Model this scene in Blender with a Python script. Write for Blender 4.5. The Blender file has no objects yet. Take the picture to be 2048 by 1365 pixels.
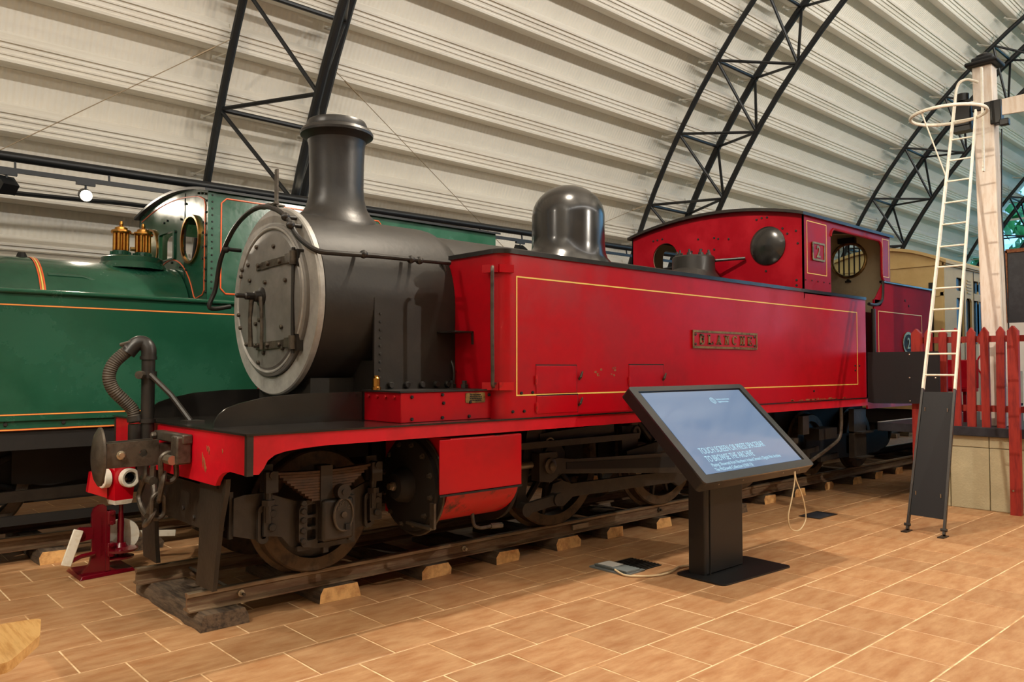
import bpy, math, random
from math import pi, sin, cos, sqrt, radians, atan2, hypot
from mathutils import Vector, Matrix, noise
from mathutils.geometry import delaunay_2d_cdt

random.seed(7)
SC = bpy.context.scene
COL = SC.collection

# ------------------------------------------------------------------ camera, sky, lights, exposure
def srgb(r, g, b):
    def f(c):
        c /= 255.0
        return c / 12.92 if c <= 0.04045 else ((c + 0.055) / 1.055) ** 2.4
    return (f(r), f(g), f(b), 1.0)

cam = bpy.data.objects.new('camera', bpy.data.cameras.new('camera'))
COL.objects.link(cam)
cam.location = (0, 0, 1.70)
YAW, PITCH = radians(47.459), radians(1.90)
cam.rotation_euler = Vector((cos(YAW) * cos(PITCH), sin(YAW) * cos(PITCH), sin(PITCH))).to_track_quat('-Z', 'Y').to_euler()
cam.data.sensor_width = 36
cam.data.lens = 36 * 1583 / 2048
cam.data.clip_end = 300
SC.camera = cam
SC.view_settings.view_transform = 'Standard'
SC.view_settings.look = 'None'
SC.view_settings.exposure = 0.0
SC.view_settings.gamma = 1.0
SC.view_settings.use_curve_mapping = False
SC.cycles.use_denoising = True
SC.cycles.max_bounces = 8

world = bpy.data.worlds.new('sky')
SC.world = world
world.use_nodes = True
bgn = world.node_tree.nodes['Background']
bgn.inputs[0].default_value = (0.26, 0.62, 1.0, 1)
bgn.inputs[1].default_value = 2.4

def spot(name, loc, aim, watts, angle, blend=0.3, radius=0.06, color=(1.0, 0.86, 0.68)):
    d = bpy.data.lights.new(name, 'SPOT')
    d.energy = watts; d.spot_size = radians(angle); d.spot_blend = blend
    d.shadow_soft_size = radius; d.color = color
    o = bpy.data.objects.new(name, d); COL.objects.link(o)
    o.location = loc
    o.rotation_euler = (Vector(aim) - Vector(loc)).to_track_quat('-Z', 'Y').to_euler()
    return o

def area(name, loc, aim, watts, sx, sy, color=(1.0, 0.9, 0.76)):
    d = bpy.data.lights.new(name, 'AREA')
    d.energy = watts; d.shape = 'RECTANGLE'; d.size = sx; d.size_y = sy; d.color = color
    o = bpy.data.objects.new(name, d); COL.objects.link(o)
    o.location = loc
    o.rotation_euler = (Vector(aim) - Vector(loc)).to_track_quat('-Z', 'Y').to_euler()
    return o

spot('track_spot_engine', (5.1, 4.62, 6.2), (5.7, 3.4, 0.0), 800, 146, 0.35, 0.05, (1.0, 0.87, 0.70))
spot('track_spot_visitor', (8.8, -2.2, 5.4), (6.8, 4.6, 1.7), 800, 84, 0.5, 0.05, (1.0, 0.91, 0.78))
spot('track_spot_beam', (-0.8, 3.6, 4.4), (1.85, 6.4, 0.6), 480, 44, 0.6, 0.04, (1.0, 0.90, 0.74))
spot('track_spot_front', (0.3, 5.6, 5.0), (2.7, 5.8, 1.8), 170, 80, 0.5, 0.05, (1.0, 0.90, 0.76))
spot('track_spot_floor', (3.6, 0.2, 6.5), (4.4, 1.8, 0.0), 240, 90, 0.8, 0.1, (1.0, 0.84, 0.64))
area('roof_fill', (8.5, -4.5, 8.5), (8.5, 1.0, 16.8), 5000, 31, 0.5, (1.0, 0.97, 0.915))  # added unseen strip, aimed to light the roof but miss the engines
area('pipe_uplights', (12, 9.9, 4.16), (12, 10.6, 6.5), 40, 36, 0.12, (1.0, 0.84, 0.58))

# ------------------------------------------------------------------ materials
def mat(name, col, rough=0.5, metal=0.0, coat=0.0, col2=None, nscale=4.0, lo=0.45, hi=0.62, bump=0.0, bscale=40.0,
        emit=0.0, stretch=None, per_object=0.0, per_island=0.0, rvar=0.0, spec=0.5):
    m = bpy.data.materials.new(name)
    m.use_nodes = True
    nt = m.node_tree; N = nt.nodes; L = nt.links
    p = N['Principled BSDF']
    p.inputs['Base Color'].default_value = col
    p.inputs['Roughness'].default_value = rough
    p.inputs['Metallic'].default_value = metal
    p.inputs['Coat Weight'].default_value = coat
    p.inputs['Coat Roughness'].default_value = 0.12
    p.inputs['Specular IOR Level'].default_value = spec
    tc = N.new('ShaderNodeTexCoord')
    vec = tc.outputs['Object']
    if stretch:
        mp = N.new('ShaderNodeMapping'); mp.inputs['Scale'].default_value = stretch
        L.new(vec, mp.inputs['Vector']); vec = mp.outputs['Vector']
    out = None
    if col2 is not None:
        nz = N.new('ShaderNodeTexNoise'); nz.inputs['Scale'].default_value = nscale; nz.inputs['Detail'].default_value = 6
        nz.inputs['Roughness'].default_value = 0.65
        L.new(vec, nz.inputs['Vector'])
        if per_object:
            oi = N.new('ShaderNodeObjectInfo')
            ad = N.new('ShaderNodeVectorMath'); ad.operation = 'ADD'
            L.new(vec, ad.inputs[0]); L.new(oi.outputs['Location'], ad.inputs[1]); L.new(ad.outputs[0], nz.inputs['Vector'])
        rp = N.new('ShaderNodeMapRange'); rp.inputs['From Min'].default_value = lo; rp.inputs['From Max'].default_value = hi
        L.new(nz.outputs['Fac'], rp.inputs['Value'])
        mx = N.new('ShaderNodeMix'); mx.data_type = 'RGBA'
        L.new(rp.outputs[0], mx.inputs['Factor']); mx.inputs['A'].default_value = col; mx.inputs['B'].default_value = col2
        out = mx.outputs['Result']
        if rvar:
            mr = N.new('ShaderNodeMapRange'); mr.inputs['To Min'].default_value = rough; mr.inputs['To Max'].default_value = rough + rvar
            L.new(rp.outputs[0], mr.inputs['Value']); L.new(mr.outputs[0], p.inputs['Roughness'])
    if per_object or per_island:
        if per_object:
            src = N.new('ShaderNodeObjectInfo').outputs['Random']
        else:
            src = N.new('ShaderNodeNewGeometry').outputs['Random Per Island']
        amt = per_object or per_island
        mr = N.new('ShaderNodeMapRange'); mr.inputs['To Min'].default_value = 1 - amt; mr.inputs['To Max'].default_value = 1 + amt
        L.new(src, mr.inputs['Value'])
        hs = N.new('ShaderNodeHueSaturation')
        L.new(mr.outputs[0], hs.inputs['Value'])
        if out is not None: L.new(out, hs.inputs['Color'])
        else: hs.inputs['Color'].default_value = col
        out = hs.outputs['Color']
    if out is not None:
        L.new(out, p.inputs['Base Color'])
    if bump:
        nb = N.new('ShaderNodeTexNoise'); nb.inputs['Scale'].default_value = bscale; nb.inputs['Detail'].default_value = 5
        L.new(vec, nb.inputs['Vector'])
        b = N.new('ShaderNodeBump'); b.inputs['Strength'].default_value = bump; b.inputs['Distance'].default_value = 0.02
        L.new(nb.outputs['Fac'], b.inputs['Height']); L.new(b.outputs['Normal'], p.inputs['Normal'])
    if emit:
        p.inputs['Emission Color'].default_value = col
        p.inputs['Emission Strength'].default_value = emit
    return m

M = {}
M['red'] = mat('red_paint', srgb(176, 3, 22), 0.28, coat=0.0, spec=0.4, col2=srgb(162, 3, 19), nscale=1.6, bump=0.035, bscale=3.0, rvar=0.10)
M['red_beam'] = mat('red_beam_paint', srgb(204, 6, 32), 0.42, coat=0.1, col2=srgb(186, 6, 27), nscale=3.0, bump=0.05, bscale=20)
M['red_worn'] = mat('red_worn_paint', srgb(186, 10, 20), 0.38, col2=srgb(64, 30, 20), nscale=5.0, lo=0.55, hi=0.66, bump=0.08, bscale=30)
M['cab_red'] = mat('cab_red_paint', srgb(140, 8, 24), 0.32, coat=0.0, spec=0.14, col2=srgb(156, 20, 34), nscale=2.0, bump=0.06, bscale=5.0, rvar=0.15)
M['maroon'] = mat('maroon_paint', srgb(108, 6, 24), 0.25, coat=0.5, bump=0.03, bscale=30)
M['green'] = mat('green_paint', srgb(28, 76, 56), 0.18, coat=0.1, spec=0.45, col2=srgb(36, 86, 66), nscale=1.4, bump=0.22, bscale=2.6, rvar=0.12)
M['black_gloss'] = mat('black_gloss', srgb(28, 26, 25), 0.24, coat=0.4, col2=srgb(38, 35, 32), nscale=5, bump=0.05, bscale=7)
M['black'] = mat('black_satin', srgb(31, 28, 26), 0.40, col2=srgb(40, 36, 33), nscale=5, bump=0.06, bscale=25)
M['smoke'] = mat('smokebox_black', srgb(36, 33, 30), 0.5, spec=0.35, col2=srgb(43, 39, 35), nscale=3, bump=0.08, bscale=18)
M['dirty'] = mat('grimy_steel', srgb(46, 40, 34), 0.46, col2=srgb(33, 29, 25), nscale=6, bump=0.1, bscale=30)
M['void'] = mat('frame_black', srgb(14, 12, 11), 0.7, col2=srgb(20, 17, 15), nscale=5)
M['graphite'] = mat('graphite_door', srgb(134, 131, 127), 0.42, metal=0.3, col2=srgb(106, 103, 100), nscale=3.2, lo=0.35, hi=0.7, bump=0.06, bscale=14)
M['graphite_ring'] = mat('graphite_ring', srgb(182, 179, 174), 0.48, metal=0.25, col2=srgb(138, 135, 130), nscale=5, lo=0.3, hi=0.7, bump=0.05, bscale=22)
M['steel'] = mat('bright_steel', srgb(190, 180, 160), 0.3, metal=0.9)
M['iron'] = mat('worn_iron', srgb(92, 84, 74), 0.42, metal=0.5, col2=srgb(66, 58, 50), nscale=10, bump=0.1, bscale=40)
M['brass'] = mat('brass', srgb(205, 150, 70), 0.25, metal=1.0, col2=srgb(170, 120, 60), nscale=8)
M['brass_dull'] = mat('dull_brass', srgb(168, 140, 88), 0.4, metal=0.8, col2=srgb(112, 92, 62), nscale=12)
M['line_yellow'] = mat('yellow_lining', srgb(238, 205, 105), 0.4)
M['line_orange'] = mat('orange_lining', srgb(228, 96, 48), 0.4)
M['rail'] = mat('rusty_rail', srgb(112, 84, 62), 0.6, metal=0.15, col2=srgb(138, 116, 90), nscale=5, stretch=(0.6, 6, 6), bump=0.1, bscale=40)
M['rail_top'] = mat('rail_head', srgb(150, 132, 108), 0.42, metal=0.5, col2=srgb(118, 98, 76), nscale=8, stretch=(0.4, 6, 6))
M['tyre'] = mat('wheel_tyre', srgb(92, 76, 58), 0.5, metal=0.4, col2=srgb(62, 52, 42), nscale=9)
M['spring'] = mat('spring_steel', srgb(84, 62, 45), 0.6, metal=0.2, col2=srgb(66, 50, 38), nscale=12)
M['hose'] = mat('ribbed_hose', srgb(74, 64, 52), 0.6, col2=srgb(58, 50, 42), nscale=6)
M['bunker'] = mat('bunker_red_paint', srgb(156, 12, 28), 0.55, spec=0.04, col2=srgb(146, 12, 26), nscale=2, bump=0.04, bscale=5)
M['plank'] = mat('cab_planking', srgb(186, 112, 50), 0.5, col2=srgb(160, 92, 40), nscale=4, stretch=(4, 4, 0.5))
M['wood_dark'] = mat('weathered_sleeper', srgb(104, 86, 68), 0.85, col2=srgb(66, 54, 44), nscale=5, stretch=(5, 0.7, 5), bump=0.35, bscale=14)
M['wood_end'] = mat('sleeper_end_grain', srgb(238, 188, 122), 0.8, col2=srgb(176, 118, 68), nscale=9, bump=0.3, bscale=20, lo=0.42, hi=0.7)  # pale end grain, with strong light on the ends brightened into its colour
M['wood_bench'] = mat('bench_beech', srgb(226, 178, 112), 0.35, coat=0.3, col2=srgb(204, 150, 86), nscale=6, stretch=(7, 0.6, 4))
M['roof'] = mat('cream_roof_sheet', srgb(220, 213, 200), 0.28, col2=srgb(212, 205, 192), nscale=0.5)
M['purlin'] = mat('cream_purlin', srgb(230, 224, 212), 0.28, col2=srgb(218, 210, 196), nscale=2.0, stretch=(0.2, 2, 2))
M['truss'] = mat('black_truss_steel', srgb(22, 24, 26), 0.4, spec=0.4)
M['bracket'] = mat('galvanised_bracket', srgb(196, 190, 176), 0.45, metal=0.2)
M['white'] = mat('white_ladder_paint', srgb(248, 244, 230), 0.5, col2=srgb(228, 218, 194), nscale=20, lo=0.5, hi=0.75)
M['post'] = mat('whitewashed_timber', srgb(246, 236, 226), 0.7, col2=srgb(232, 216, 200), nscale=6, stretch=(3, 3, 0.5), bump=0.12, bscale=25)
M['kiosk'] = mat('black_powder_coat', srgb(20, 20, 21), 0.42, bump=0.02, bscale=300)
M['bezel'] = mat('dark_bezel', srgb(34, 36, 42), 0.22, coat=0.5)
M['screen'] = mat('lit_screen_sky_tint', srgb(118, 146, 182), 0.08, coat=0.5, emit=0.8)  # real screen glow, with the reflected blue sky put into its colour
M['screen'].node_tree.nodes['Principled BSDF'].inputs['Base Color'].default_value = (0.02, 0.02, 0.025, 1)
M['screen_text'] = mat('lit_screen_text', srgb(176, 222, 240), 0.4, emit=0.9)
M['screen_text'].node_tree.nodes['Principled BSDF'].inputs['Base Color'].default_value = (0.02, 0.02, 0.02, 1)
M['board'] = mat('black_board', srgb(33, 34, 37), 0.55, spec=0.3, bump=0.02, bscale=200)
M['picket'] = mat('red_stained_picket', srgb(160, 44, 34), 0.55, col2=srgb(132, 32, 28), nscale=6, stretch=(4, 4, 0.6), bump=0.1, bscale=30)
M['wallblock'] = mat('rendered_block', srgb(190, 182, 150), 0.85, col2=srgb(206, 198, 164), nscale=2.5, bump=0.25, bscale=45)
M['ledge'] = mat('dark_coping', srgb(40, 42, 50), 0.45, col2=srgb(52, 54, 62), nscale=8)
M['coach'] = mat('cream_coach_paint', srgb(214, 188, 132), 0.5, spec=0.3, col2=srgb(204, 176, 120), nscale=2)
M['cream'] = mat('cream_cab_interior', srgb(200, 186, 152), 0.6, col2=srgb(186, 170, 136), nscale=3)
M['glass_dark'] = mat('dark_window_glass', srgb(40, 46, 48), 0.22, spec=0.2)
M['white_sign'] = mat('white_sign', srgb(226, 224, 220), 0.5)
M['cable'] = mat('cream_cable', srgb(226, 204, 164), 0.45)
M['grey_plastic'] = mat('grey_plastic', srgb(118, 126, 128), 0.4, bump=0.05, bscale=60)
M['lamp_red'] = mat('lamp_red', srgb(214, 14, 34), 0.25, coat=0.5)
M['lens'] = mat('dark_lens', srgb(10, 9, 9), 0.05, coat=1.0)
M['lamp_glow'] = mat('lamp_glow', (1.0, 0.86, 0.62, 1), 0.4, emit=14)
M['wire'] = mat('bracing_wire', srgb(140, 122, 96), 0.5, metal=0.4)
M['rust'] = mat('chipped_paint', srgb(150, 96, 54), 0.7, col2=srgb(120, 60, 40), nscale=30)
M['leaf'] = mat('tree_leaf', srgb(70, 140, 70), 0.6, col2=srgb(50, 110, 60), nscale=2)
M['bark'] = mat('tree_bark', srgb(80, 66, 52), 0.9)
M['grass'] = mat('outside_grass', srgb(84, 130, 66), 0.9)
TILE = dict(col2=srgb(168, 118, 76), nscale=3.6, lo=0.36, hi=0.66, stretch=(1.0, 3.2, 1), bump=0.10, bscale=26)
M['tile'] = mat('terracotta_tile', srgb(192, 150, 108), 0.50, per_object=0.09, **TILE)
M['tile_far'] = mat('terracotta_tile_field', srgb(192, 150, 108), 0.50, per_island=0.09, **TILE)
M['grout'] = mat('pale_grout', srgb(244, 214, 170), 0.85, col2=srgb(206, 160, 112), nscale=5)

def ribbed(m, freq, strength):
    nt = m.node_tree; N = nt.nodes; L = nt.links
    p = N['Principled BSDF']
    tc = N.new('ShaderNodeTexCoord')
    w = N.new('ShaderNodeTexWave'); w.bands_direction = 'X'; w.inputs['Scale'].default_value = freq; w.inputs['Distortion'].default_value = 0
    L.new(tc.outputs['Object'], w.inputs['Vector'])
    b = N.new('ShaderNodeBump'); b.inputs['Strength'].default_value = strength; b.inputs['Distance'].default_value = 0.02
    L.new(w.outputs['Fac'], b.inputs['Height']); L.new(b.outputs['Normal'], p.inputs['Normal'])
ribbed(M['roof'], 4.0, 0.35)

gm = bpy.data.materials.new('window_glass'); gm.use_nodes = True
nt = gm.node_tree
for n in list(nt.nodes): nt.nodes.remove(n)
go = nt.nodes.new('ShaderNodeOutputMaterial'); gx = nt.nodes.new('ShaderNodeMixShader')
gt = nt.nodes.new('ShaderNodeBsdfTransparent'); gg = nt.nodes.new('ShaderNodeBsdfGlossy'); gf = nt.nodes.new('ShaderNodeFresnel')
gg.inputs['Roughness'].default_value = 0.03; gt.inputs['Color'].default_value = (0.88, 0.96, 0.98, 1)
gx.inputs[0].default_value = 0.07; nt.nodes.remove(gf); nt.links.new(gt.outputs[0], gx.inputs[1]); nt.links.new(gg.outputs[0], gx.inputs[2])
nt.links.new(gx.outputs[0], go.inputs['Surface'])
M['glass'] = gm

# ------------------------------------------------------------------ geometry helpers
OFF = {}
def place(o, parent, world=(0, 0, 0)):
    """parent o and put its origin at a world position"""
    w = Vector(world)
    if parent is not None:
        o.parent = parent
        o.location = w - OFF[parent.name]
    else:
        o.location = w
    OFF[o.name] = w
    return o

class MB:
    def __init__(s):
        s.v = []; s.f = []; s.m = []; s.cur = 0
    def add(s, vs, fs):
        b = len(s.v); s.v += [tuple(v) for v in vs]
        for f in fs:
            s.f.append([b + i for i in f]); s.m.append(s.cur)
        return s
    def box(s, x0, x1, y0, y1, z0, z1):
        return s.hexa([(x0, y0, z0), (x1, y0, z0), (x1, y1, z0), (x0, y1, z0), (x0, y0, z1), (x1, y0, z1), (x1, y1, z1), (x0, y1, z1)])
    def hexa(s, P):
        return s.add(P, [(0, 3, 2, 1), (4, 5, 6, 7), (0, 1, 5, 4), (1, 2, 6, 5), (2, 3, 7, 6), (3, 0, 4, 7)])
    def bar(s, p0, p1, w, h, up=(0, 0, 1)):
        p0 = Vector(p0); p1 = Vector(p1); d = (p1 - p0).normalized(); u = Vector(up)
        if abs(d.dot(u)) > 0.98: u = Vector((1, 0, 0))
        a = d.cross(u).normalized() * (w / 2); b = a.cross(d).normalized() * (h / 2)
        return s.hexa([p0 - a - b, p0 + a - b, p0 + a + b, p0 - a + b, p1 - a - b, p1 + a - b, p1 + a + b, p1 - a + b])
    def cyl(s, p0, p1, r, n=16, r2=None):
        return s.tube([p0, p1], [r, r if r2 is None else r2], n)
    def tube(s, pts, r, n=10, caps=True, closed=False):
        pts = [Vector(p) for p in pts]; k = len(pts)
        rs = r if isinstance(r, (list, tuple)) else [r] * k
        tang = []
        for i in range(k):
            if closed: t = pts[(i + 1) % k] - pts[i - 1]
            else: t = pts[min(i + 1, k - 1)] - pts[max(i - 1, 0)]
            tang.append(t.normalized())
        u = Vector((0, 0, 1)) if abs(tang[0].z) < 0.9 else Vector((1, 0, 0))
        u = (u - tang[0] * u.dot(tang[0])).normalized()
        vs = []
        for i in range(k):
            t = tang[i]
            u = (u - t * u.dot(t)); u = u.normalized() if u.length > 1e-6 else t.orthogonal().normalized()
            w = t.cross(u)
            for j in range(n):
                a = 2 * pi * j / n
                vs.append(pts[i] + (u * cos(a) + w * sin(a)) * rs[i])
        fs = []
        for i in range(k if closed else k - 1):
            i2 = (i + 1) % k
            for j in range(n):
                fs.append((i * n + j, i * n + (j + 1) % n, i2 * n + (j + 1) % n, i2 * n + j))
        if caps and not closed:
            fs.append(tuple(range(n))[::-1]); fs.append(tuple(range((k - 1) * n, k * n)))
        return s.add(vs, fs)
    def torus(s, c, R, r, axis, n=32, m=8, a0=0, a1=2 * pi):
        ax = Vector(axis).normalized(); u = ax.orthogonal().normalized(); w = ax.cross(u); c = Vector(c)
        full = abs(a1 - a0 - 2 * pi) < 1e-6
        pts = [c + (u * cos(a0 + (a1 - a0) * i / n) + w * sin(a0 + (a1 - a0) * i / n)) * R for i in range(n if full else n + 1)]
        return s.tube(pts, r, m, closed=full)
    def lathe(s, prof, o, axis=(0, 0, 1), n=32, capa=True, capb=True, zoff=None):
        """prof: (radius, height) pairs along axis from o"""
        ax = Vector(axis).normalized(); o = Vector(o)
        u = Vector((1, 0, 0)) if abs(ax.x) < 0.9 else Vector((0, 1, 0))
        u = (u - ax * u.dot(ax)).normalized(); w = ax.cross(u)
        vs = []; k = len(prof)
        for i, (r, h) in enumerate(prof):
            for j in range(n):
                a = 2 * pi * j / n
                d = (u * cos(a) + w * sin(a)) * r
                hh = h + (zoff(i, d) if zoff else 0)
                vs.append(o + d + ax * hh)
        fs = []
        for i in range(k - 1):
            for j in range(n):
                fs.append((i * n + j, i * n + (j + 1) % n, (i + 1) * n + (j + 1) % n, (i + 1) * n + j))
        if capa: fs.append(tuple(range(n))[::-1])
        if capb: fs.append(tuple(range((k - 1) * n, k * n)))
        return s.add(vs, fs)
    def plate(s, outer, holes, t, o, U, V):
        """flat plate with holes: outline in (u,v), thickness t along U x V from origin o"""
        U = Vector(U); V = Vector(V); N = U.cross(V).normalized(); o = Vector(o)
        vs2 = []; ed = []; loops = []
        for lp in [outer] + list(holes):
            b = len(vs2); k = len(lp)
            vs2 += [Vector(p) for p in lp]
            ed += [(b + i, b + (i + 1) % k) for i in range(k)]
            loops.append((b, k))
        r = delaunay_2d_cdt(vs2, ed, [], 0, 1e-6)
        nv = r[0]
        def inside(p, lp):
            c = False; k = len(lp)
            for i in range(k):
                a, b = lp[i], lp[(i + 1) % k]
                if (a[1] > p.y) != (b[1] > p.y) and p.x < (b[0] - a[0]) * (p.y - a[1]) / (b[1] - a[1]) + a[0]: c = not c
            return c
        tri = []
        for f in r[2]:
            q = (nv[f[0]] + nv[f[1]] + nv[f[2]]) / 3
            if inside(q, outer) and not any(inside(q, h) for h in holes): tri.append(f)
        P = lambda p, d: o + U * p[0] + V * p[1] + N * d
        n = len(nv)
        vs = [P(p, t) for p in nv] + [P(p, 0) for p in nv]
        fs = []
        for f in tri:
            a = sum(nv[f[i]].x * nv[f[(i + 1) % len(f)]].y - nv[f[(i + 1) % len(f)]].x * nv[f[i]].y for i in range(len(f)))
            f = list(f) if a > 0 else list(f)[::-1]
            fs.append(f); fs.append([i + n for i in f][::-1])
        s.add(vs, fs)
        for q, (b, k) in enumerate(loops):
            lp = vs2[b:b + k]
            vv = [P(p, t) for p in lp] + [P(p, 0) for p in lp]
            a = sum(lp[i].x * lp[(i + 1) % k].y - lp[(i + 1) % k].x * lp[i].y for i in range(k))
            flip = (a > 0) == (q == 0)
            s.add(vv, [((k + i, k + (i + 1) % k, (i + 1) % k, i) if flip else (i, (i + 1) % k, k + (i + 1) % k, k + i)) for i in range(k)])
        return s
    def rect_frame(s, x0, x1, z0, z1, w, y, t):
        """thin rectangular line on a plane facing -y"""
        s.box(x0, x1, y - t, y, z1 - w, z1); s.box(x0, x1, y - t, y, z0, z0 + w)
        s.box(x0, x0 + w, y - t, y, z0 + w, z1 - w); s.box(x1 - w, x1, y - t, y, z0 + w, z1 - w)
        return s
    def mesh(s, name, mats, smooth=32):
        me = bpy.data.meshes.new(name)
        me.from_pydata(s.v, [], s.f)
        for mm in (mats if isinstance(mats, (list, tuple)) else [mats]): me.materials.append(mm)
        me.polygons.foreach_set('material_index', s.m)
        me.polygons.foreach_set('use_smooth', [True] * len(me.polygons))
        me.update()
        me.set_sharp_from_angle(angle=radians(smooth))
        return me
    def build(s, name, mats, parent=None, bevel=0, smooth=32, label=None):
        o = bpy.data.objects.new(name, s.mesh(name, mats, smooth))
        COL.objects.link(o)
        place(o, parent)
        if bevel:
            b = o.modifiers.new('edge', 'BEVEL'); b.width = bevel; b.segments = 2; b.limit_method = 'ANGLE'; b.angle_limit = radians(40)
        if label: o['label'] = label
        return o

def inst(name, mesh, parent, world=(0, 0, 0), rot=(0, 0, 0), scale=None):
    o = bpy.data.objects.new(name, mesh); COL.objects.link(o)
    place(o, parent, world)
    o.rotation_euler = rot
    if scale: o.scale = scale
    return o

def thing(name, label, cat, loc=(0, 0, 0), group=None):
    o = bpy.data.objects.new(name, None); COL.objects.link(o)
    o.empty_display_size = 0.2
    place(o, None, loc)
    o['label'] = label; o['category'] = cat
    if group: o['group'] = group
    return o
def tag(o, label, cat, group=None):
    o['label'] = label; o['category'] = cat
    if group: o['group'] = group
    return o
def part(name, parent):
    o = bpy.data.objects.new(name, None); COL.objects.link(o)
    o.empty_display_size = 0.1
    return place(o, parent, OFF[parent.name])
def struct(o):
    o['kind'] = 'structure'; return o
def text(name, body, size, loc, rot, m, parent, extrude=0.002, offset=0.0, spacing=1.0, sx=1.0):
    c = bpy.data.curves.new(name, 'FONT'); c.body = body; c.size = size; c.extrude = extrude; c.offset = offset
    c.space_character = spacing; c.align_y = 'BOTTOM_BASELINE'
    c.materials.append(m)
    tmp = bpy.data.objects.new('lettering', c); COL.objects.link(tmp)
    bpy.context.view_layer.update()
    me = bpy.data.meshes.new_from_object(tmp)
    bpy.data.objects.remove(tmp); bpy.data.curves.remove(c)
    o = bpy.data.objects.new(name, me); COL.objects.link(o)
    place(o, parent, loc); o.rotation_euler = rot; o.scale = (sx, 1, 1)
    return o
def circ(cx, cy, r, n=32, ry=None):
    return [(cx + r * cos(2 * pi * i / n), cy + (ry or r) * sin(2 * pi * i / n)) for i in range(n)]
def rrect(x0, x1, z0, z1, r, n=5):
    p = []
    for cx, cz, a in ((x1 - r, z0 + r, -pi / 2), (x1 - r, z1 - r, 0), (x0 + r, z1 - r, pi / 2), (x0 + r, z0 + r, pi)):
        for i in range(n + 1):
            t = a + pi / 2 * i / n
            p.append((cx + r * cos(t), cz + r * sin(t)))
    return p
def smooth_path(pts, n=8):
    pts = [Vector(p) for p in pts]; out = []
    for i in range(len(pts) - 1):
        p0 = pts[max(i - 1, 0)]; p1 = pts[i]; p2 = pts[i + 1]; p3 = pts[min(i + 2, len(pts) - 1)]
        for j in range(n):
            t = j / n
            out.append(0.5 * ((2 * p1) + (p2 - p0) * t + (2 * p0 - 5 * p1 + 4 * p2 - p3) * t * t + (3 * p1 - p0 - 3 * p2 + p3) * t ** 3))
    out.append(pts[-1]); return out
def bolt_mesh(r, h, m, axis=(0, -1, 0), n=6):
    return MB().lathe([(r, 0), (r, h * 0.7), (r * 0.8, h)], (0, 0, 0), axis, n).mesh('bolt', m)

# ------------------------------------------------------------------ the hall: floor, barrel roof, end walls
AY, AZ = -2.56, -1.33            # axis of the barrel roof
RO, RI = 15.07, 13.82            # outer and inner chord radius of the trusses
RL, RP = 15.24, 15.60            # purlin lip and roof sheet radius
XA, XB = -7.0, 36.0

floor = MB().box(XA, XB, -19.5, 13.0, -0.30, -0.003).build('floor', M['grout'])
struct(floor)
# floor tiles, 0.49 x 0.4635 in half bond
TW, TL, G = 0.4635, 0.49, 0.005
tile_me = {}
def tile_geo(mb, x0, x1, y0, y1, z):
    e = 0.004
    mb.add([(x0, y0, -0.003), (x1, y0, -0.003), (x1, y1, -0.003), (x0, y1, -0.003),
            (x0, y0, z - 0.0025), (x1, y0, z - 0.0025), (x1, y1, z - 0.0025), (x0, y1, z - 0.0025),
            (x0 + e, y0 + e, z), (x1 - e, y0 + e, z), (x1 - e, y1 - e, z), (x0 + e, y1 - e, z)],
           [(0, 1, 5, 4), (1, 2, 6, 5), (2, 3, 7, 6), (3, 0, 4, 7), (4, 5, 9, 8), (5, 6, 10, 9), (6, 7, 11, 10), (7, 4, 8, 11), (8, 9, 10, 11)])
tb = MB(); tile_geo(tb, -TL / 2 + G, TL / 2 - G, -TW / 2 + G, TW / 2 - G, 0.0)
TM = tb.mesh('tile', M['tile'], 20)
tiles = []
F2 = Vector((cos(YAW), sin(YAW)))
for j in range(-36, 18):
    y = 4.912 + TW * (j + 0.5)
    ph = 1.737 if j % 2 == 0 else 1.974
    for i in range(-14, 60):
        x = ph + TL * (i + 0.5)
        if x < -4.5 or x > 27 or y > 12.4: continue
        d = x * F2.x + y * F2.y; s_ = x * F2.y - y * F2.x
        vis = d > 2.0 and abs(s_) < d * 0.68 + 0.4 and not (x > 10.6 and y < 4.4)
        tiles.append((d * d * d if vis else 1e9, x, y))
tiles.sort()
far = MB()
for k, (q, x, y) in enumerate(tiles):
    if k < 300:
        inst('tile', TM, floor, (x, y, random.uniform(-0.0006, 0.0006)))
    elif x > -3 and y > -12:
        tile_geo(far, x - TL / 2 + G, x + TL / 2 - G, y - TW / 2 + G, y + TW / 2 - G, 0.0)
o = far.build('tile_field', M['tile_far'], floor); o['kind'] = 'stuff'

# barrel roof: closed shell, flat sheets and pressed purlins running along the hall
n = 60; sh = MB(); vs = []
for i in range(n + 1):
    a = radians(4 + 172 * i / n)
    for x, r in ((XA, 15.64), (XB, 15.64), (XB, 15.82), (XA, 15.82)):
        vs.append((x, AY + r * cos(a), AZ + r * sin(a)))
fs = []
for i in range(n):
    for j in range(4):
        fs.append((i * 4 + j, i * 4 + (j + 1) % 4, i * 4 + 4 + (j + 1) % 4, i * 4 + 4 + j))
ceiling = struct(sh.add(vs, fs).build('ceiling', M['roof']))
PIT = 3.15
def arcs(prof, mb, x0, x1, closed=True):
    """prof: (angle deg, radius) -> prism along x, about the roof axis"""
    k = len(prof); vs = []
    for x in (x0, x1):
        for a, r in prof: vs.append((x, r * cos(radians(a)), r * sin(radians(a))))
    fs = [(i, (i + 1) % k, k + (i + 1) % k, k + i) for i in range(k)]
    fs += [tuple(range(k))[::-1], tuple(range(k, 2 * k))]
    return mb.add(vs, fs)
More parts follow.
